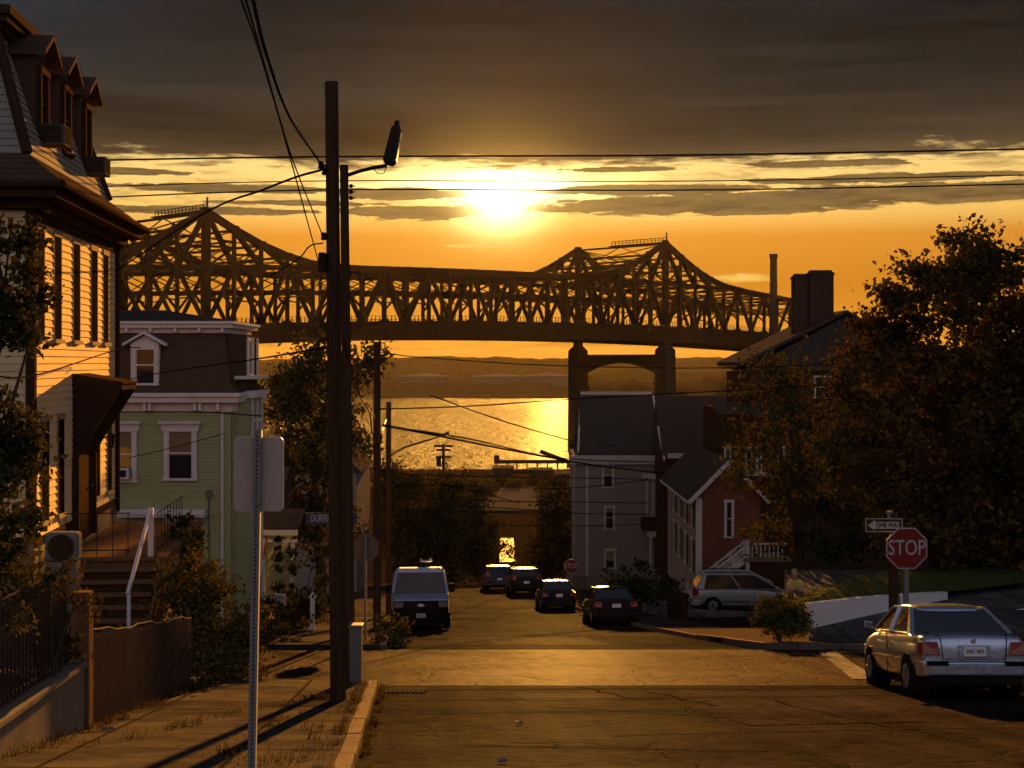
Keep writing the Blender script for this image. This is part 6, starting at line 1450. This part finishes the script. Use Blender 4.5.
# big maple on the right
mp = [bl(1010, 262, 42, 45), bl(962, 275, 40, 45.5), bl(925, 300, 40, 44.5), bl(885, 320, 34, 45), bl(868, 345, 30, 46), bl(1000, 330, 60, 46), bl(940, 365, 58, 45), bl(880, 385, 38, 44.5), bl(1010, 415, 70, 46), bl(930, 440, 62, 45), bl(880, 440, 34, 44), bl(880, 490, 36, 44.5), bl(940, 505, 55, 45), bl(1010, 500, 66, 46), bl(905, 535, 34, 45), bl(970, 545, 40, 46), bl(1030, 545, 45, 46), bl(1060, 360, 80, 46), bl(1075, 480, 80, 46)]
tree('maple_tree', 'huge spreading maple tree filling the right edge behind the STOP sign', 'tree', (P(975, 600, 46).x, 47.5, EYE - 8.9), mp, 13, 90, .62, .20, L_MAPLE, None, .45, 26)
sm = [bl(770, 372, 26, 54), bl(800, 385, 34, 55), bl(755, 405, 26, 54), bl(790, 430, 46, 55), bl(740, 445, 18, 54), bl(770, 475, 40, 54), bl(815, 480, 42, 55), bl(770, 525, 34, 54), bl(820, 535, 40, 54), bl(845, 440, 34, 56), bl(835, 395, 28, 56), bl(855, 540, 36, 55), bl(850, 500, 40, 55)]
tree('leafy_tree', 'dark leafy tree standing between the red house and the maple', 'tree', (P(800, 600, 54).x, 54.5, EYE - 10.5), sm, 7, 56, .60, .20, L_DARK, None, .22, 14)
# trees down the street on the left
lt3 = [bl(300, 362, 24, 66), bl(330, 356, 26, 67), bl(360, 362, 22, 66), bl(290, 395, 30, 66), bl(330, 395, 34, 66), bl(300, 440, 38, 66), bl(345, 440, 26, 67), bl(300, 490, 36, 66), bl(330, 530, 34, 66), bl(290, 400, 24, 68), bl(280, 455, 20, 66)]
tree('street_tree', 'tall dark tree behind the utility poles with its top under the bridge', 'tree', (P(318, 560, 66).x, 67, gz(67)), lt3, 10, 70, .75, .22, L_DARK, None, .25, 14)
for k, (lab, bs, x_, d) in enumerate((('rounded dark street tree left of the far street, behind the van', [bl(410, 500, 30, 112), bl(400, 530, 28, 112), bl(430, 535, 32, 113), bl(405, 560, 30, 112), bl(395, 480, 18, 112)], 408, 113),
        ('dark bushy tree in the middle of the left street row', [bl(448, 490, 24, 122), bl(455, 515, 30, 122), bl(445, 550, 34, 121), bl(470, 545, 26, 121)], 450, 122),
        ('low dark tree at the right end of the left street row', [bl(478, 495, 15, 130), bl(485, 525, 22, 130), bl(474, 558, 24, 129), bl(488, 568, 10, 129)], 483, 130),
        ('dark tree right of the far street, before the grey house', [bl(552, 530, 22, 106), bl(558, 505, 18, 107), bl(545, 558, 26, 106), bl(566, 556, 22, 106), bl(534, 568, 12, 105)], 551, 107),
        ('smaller dark tree hanging over the far street from the right', [bl(508, 553, 7, 126), bl(500, 548, 6, 126), bl(533, 542, 11, 125), bl(538, 565, 14, 124), bl(560, 490, 14, 124)], 534, 125))):
    tree('street_tree', lab, 'tree', (P(x_, 560, d).x, d + .5, gz(d)), bs, 9, 80, .85, .26, L_DARK, 'trees along the far street', .22, 7)
# leaves overhanging at the left edge
le = [bl(10, 250, 26, 20.5), bl(22, 285, 24, 20.5), bl(8, 320, 28, 20), bl(25, 330, 18, 20.5), bl(-30, 300, 50, 20), bl(14, 430, 26, 19.5), bl(24, 460, 22, 19.5), bl(5, 480, 30, 19), bl(-25, 440, 50, 19.5), bl(18, 535, 26, 18.5), bl(0, 570, 36, 18), bl(-40, 540, 50, 18.5)]
tree('yard_tree', 'dark leafy tree overhanging from the left edge before the mansard house', 'tree', (-7.6, 19.0, EYE - 4.6), le, 80, 44, .26, .115, L_DARK, None, .14, 18)
def shrub(name, label, px, d, zb, blobs, per, leaves, rc, size, lm, group=None, cat='bush'):
    base = (P(px, 400, d).x, d, zb); t = thing(name, label, cat, base, 0, group); b = Vector(base)
    pts, cs = clumps([(tuple(Vector(c) - b), r) for c, r in blobs], per, leaves, rc)
    pts = pts[pts[:, 2] > -.1]
    m = MB()
    for k in range(8):
        e = Vector(cs[int(RNG.integers(len(cs)))]); m.tube([(random.uniform(-.1, .1), random.uniform(-.1, .1), -.15), e * .5 + Vector((0, 0, .1)), e], [.025, .016, .006], 5)
    m.build('stems', M_BARK, t); leaf_mesh('foliage', pts, size, lm, t, droop=.0); return t
hg = [bl(180, 575, 20, 27), bl(205, 600, 30, 26.5), bl(235, 620, 28, 26), bl(190, 635, 34, 26), bl(230, 650, 32, 25.5), bl(215, 670, 26, 25), bl(250, 640, 16, 26.5), bl(205, 580, 24, 27.5), bl(255, 672, 10, 26), bl(170, 600, 18, 26.5), bl(200, 665, 22, 24.6), bl(238, 672, 22, 25)]
shrub('overgrown_hedge', 'overgrown hedge spilling over the sidewalk beyond the slatted fence', 215, 25.8, gz(25) + .0, hg, 70, 60, .26, .085, L_SHRUB, None, 'hedge')
tp = [bl(182, 525, 12, 31), bl(186, 545, 14, 31), bl(180, 565, 15, 31), bl(196, 540, 9, 31), bl(190, 580, 18, 30)]
shrub('climbing_plant', 'tall leafy climbing plant against the green house beside the steps', 186, 31, gz(31), tp, 60, 36, .22, .14, L_MID, None, 'plant')
vn = [bl(15, 575, 16, 14.0, 1, .12), bl(45, 582, 14, 14.6, 1, .12), bl(70, 592, 14, 15.3, 1, .12), bl(80, 630, 13, 15.5, 1, .12), bl(30, 600, 16, 14.3, 1, .1), bl(78, 655, 9, 15.55, 1, .1), bl(8, 620, 18, 13.5, 1, .1), bl(66, 570, 9, 15.2, 1, .12), bl(88, 605, 8, 15.7, 1, .12)]
shrub('climbing_vine', 'ivy scrambling over the chain link fence on the retaining wall', 50, 15, EYE - 3.4, vn, 90, 26, .12, .062, L_SHRUB, None, 'vine')
vb = [bl(390, 634, 15, 36), bl(402, 625, 12, 36.5), bl(380, 645, 10, 35.6), bl(400, 642, 14, 35.8), bl(388, 618, 9, 36.4)]
shrub('wild_bush', 'small wild bush at the kerb in front of the van', 391, 36, gz(36) + .1, vb, 50, 34, .2, .11, L_MID)
rb = [bl(778, 627, 11, 36), bl(797, 628, 12, 36.1), bl(760, 619, 11, 36.2), bl(767, 622, 12, 36), bl(791, 624, 13, 36), bl(772, 612, 16, 36.3), bl(786, 608, 14, 36.5), bl(798, 614, 13, 36.4), bl(803, 622, 9, 36)]
shrub('clipped_bush', 'rounded clipped bush at the left end of the white wall', 778, 36.4, gz(36) + .1, rb, 110, 60, .17, .075, L_MID)
gb_ = [bl(620, 590, 20, 60), bl(645, 585, 22, 60), bl(662, 592, 18, 59), bl(608, 598, 12, 60), bl(635, 600, 16, 59)]
shrub('front_yard_bush', 'dark spreading bushes below the grey house bay window', 638, 60, gz(60), gb_, 26, 50, .35, .16, L_DARK)
for k, (px, yt, hwid, lab) in enumerate(((279, 533, 9, 'taller left one of two pointed evergreens by the porch'), (293, 541, 8, 'right one of two pointed evergreens by the porch'))):
    d = 47.5; zb = gz(d); z1 = EYE + (362 - yt) / F * d; bs = []
    for j in range(6): f_ = j / 5.5; bs.append(((P(px, 400, d).x, d, zb + .3 + (z1 - zb - .5) * f_), ((hwid * (1 - f_ * .85)) / F * d,) * 2 + (.45,)))
    shrub('evergreen_shrub', lab, px, d, zb, bs, 90, 50, .14, .10, L_DARK, 'pointed evergreens')
fb = [bl(300, 610, 22, 45), bl(275, 620, 24, 44), bl(318, 600, 14, 46), bl(330, 575, 16, 47), bl(322, 545, 18, 50)]
shrub('garden_bush', 'dark garden bushes bordering the far left sidewalk', 300, 45, gz(45), fb, 34, 50, .3, .13, L_DARK)
shrub('low_weeds', 'low weeds with dry leaves beside the cross street corner', 275, 36, gz(36) + .1, [bl(262, 636, 10, 35.5, .5), bl(285, 640, 12, 35.5, .5), bl(300, 640, 8, 35.6, .5)], 40, 26, .14, .09, L_SHRUB, None, 'weeds')
# grass tufts in the cracks of the sidewalk and along walls
def tufts(name, spots, n_blade, hgt, material):
    m = MB()
    for (x, y, z, r) in spots:
        for k in range(n_blade):
            a = random.uniform(0, 6.28); q0 = Vector((x + random.gauss(0, r), y + random.gauss(0, r * 1.6), z)); h_ = hgt * random.uniform(.4, 1.3); lean_ = Vector((math.cos(a), math.sin(a), 0)) * h_ * random.uniform(.2, .7); s_ = Vector((-math.sin(a), math.cos(a), 0)) * .006
            m.poly([q0 - s_, q0 + s_, q0 + lean_ * .5 + Vector((0, 0, h_ * .7)) + s_ * .6, q0 + lean_ + Vector((0, 0, h_))])
    o = m.build(name, material); o['kind'] = 'stuff'; return o
L_GRASS = leafmat('grass_blade', (0.0189, 0.0189, 0.0063), (0.0315, 0.0284, 0.0089), .05)
sp_ = []
for k in range(45):      # along the foot of the fence and wall
    y = random.uniform(9, 24); sp_.append((-4.66 - .06 * max(0, y - 15.7) + random.uniform(-.03, .12), y, gz(y) + .12, .07))
for k in range(34): y = random.uniform(11.5, 24); sp_.append((kl(y) - .24 + random.uniform(-.05, .05), y, gz(y) + .11, .05))
for k in range(22): y = random.uniform(12.5, 17.6); sp_.append((kl(y) - .75 + random.uniform(-.45, .35), y, gz(y) + .12, .09))
for k in range(14): f_ = random.random(); sp_.append((-4.2 + 1.2 * f_ + random.uniform(-.1, .1), 14 + 5.5 * f_, gz(14 + 5.5 * f_) + .12, .06))
for k in range(10): sp_.append((-2.66 + random.uniform(-.3, .1), 20 + random.uniform(-.1, .1), gz(20) + .12, .05))
for k in range(36): y = random.uniform(9, 24.2); sp_.append((kl(y) + .06 + random.uniform(-.02, .06), y, gz(y) + .005, .03))
tufts('grass', sp_, 16, .075, L_GRASS)
sp_ = []
for k in range(700):
    a, b = random.random(), random.random(); i = random.randint(0, 2)
    wA = Vector((*wl[i], EYE + wz[i])).lerp(Vector((*wl[i + 1], EYE + wz[i + 1])), a); bA = Vector((*bl_l[i], EYE + bz[i])).lerp(Vector((*bl_l[i + 1], EYE + bz[i + 1])), a) if 'bl_l' in globals() else wA
    v3 = wA.lerp(bA, b); sp_.append((v3.x, v3.y, v3.z, .12))
tufts('lawn_grass', sp_, 9, .07, leafmat('lawn_blade', (.06, .07, .018), (.09, .09, .024), .05))

for k, (px, d, s_, lab) in enumerate(((488, 470, 9, 'leftmost of the small dark trees at the waterfront'), (515, 480, 7, 'small dark tree between the waterfront sheds'), (545, 460, 8, 'rounded dark waterfront tree below the jetty gangway'), (566, 455, 9, 'dark waterfront tree at the corner of the grey house'))):
    zt = 362 + 43 * F / d
    tree('waterfront_tree', lab, 'tree', (P(px, 400, d).x, d, gz(d) + .5), [bl(px, zt - s_ * 1.1, s_, d), bl(px + s_ * .7, zt - s_ * .8, s_ * .7, d), bl(px - s_ * .8, zt - s_ * .7, s_ * .7, d)], 1.6, 30, 1.6, .8, L_DARK, 'small trees at the waterfront', .25, 4)
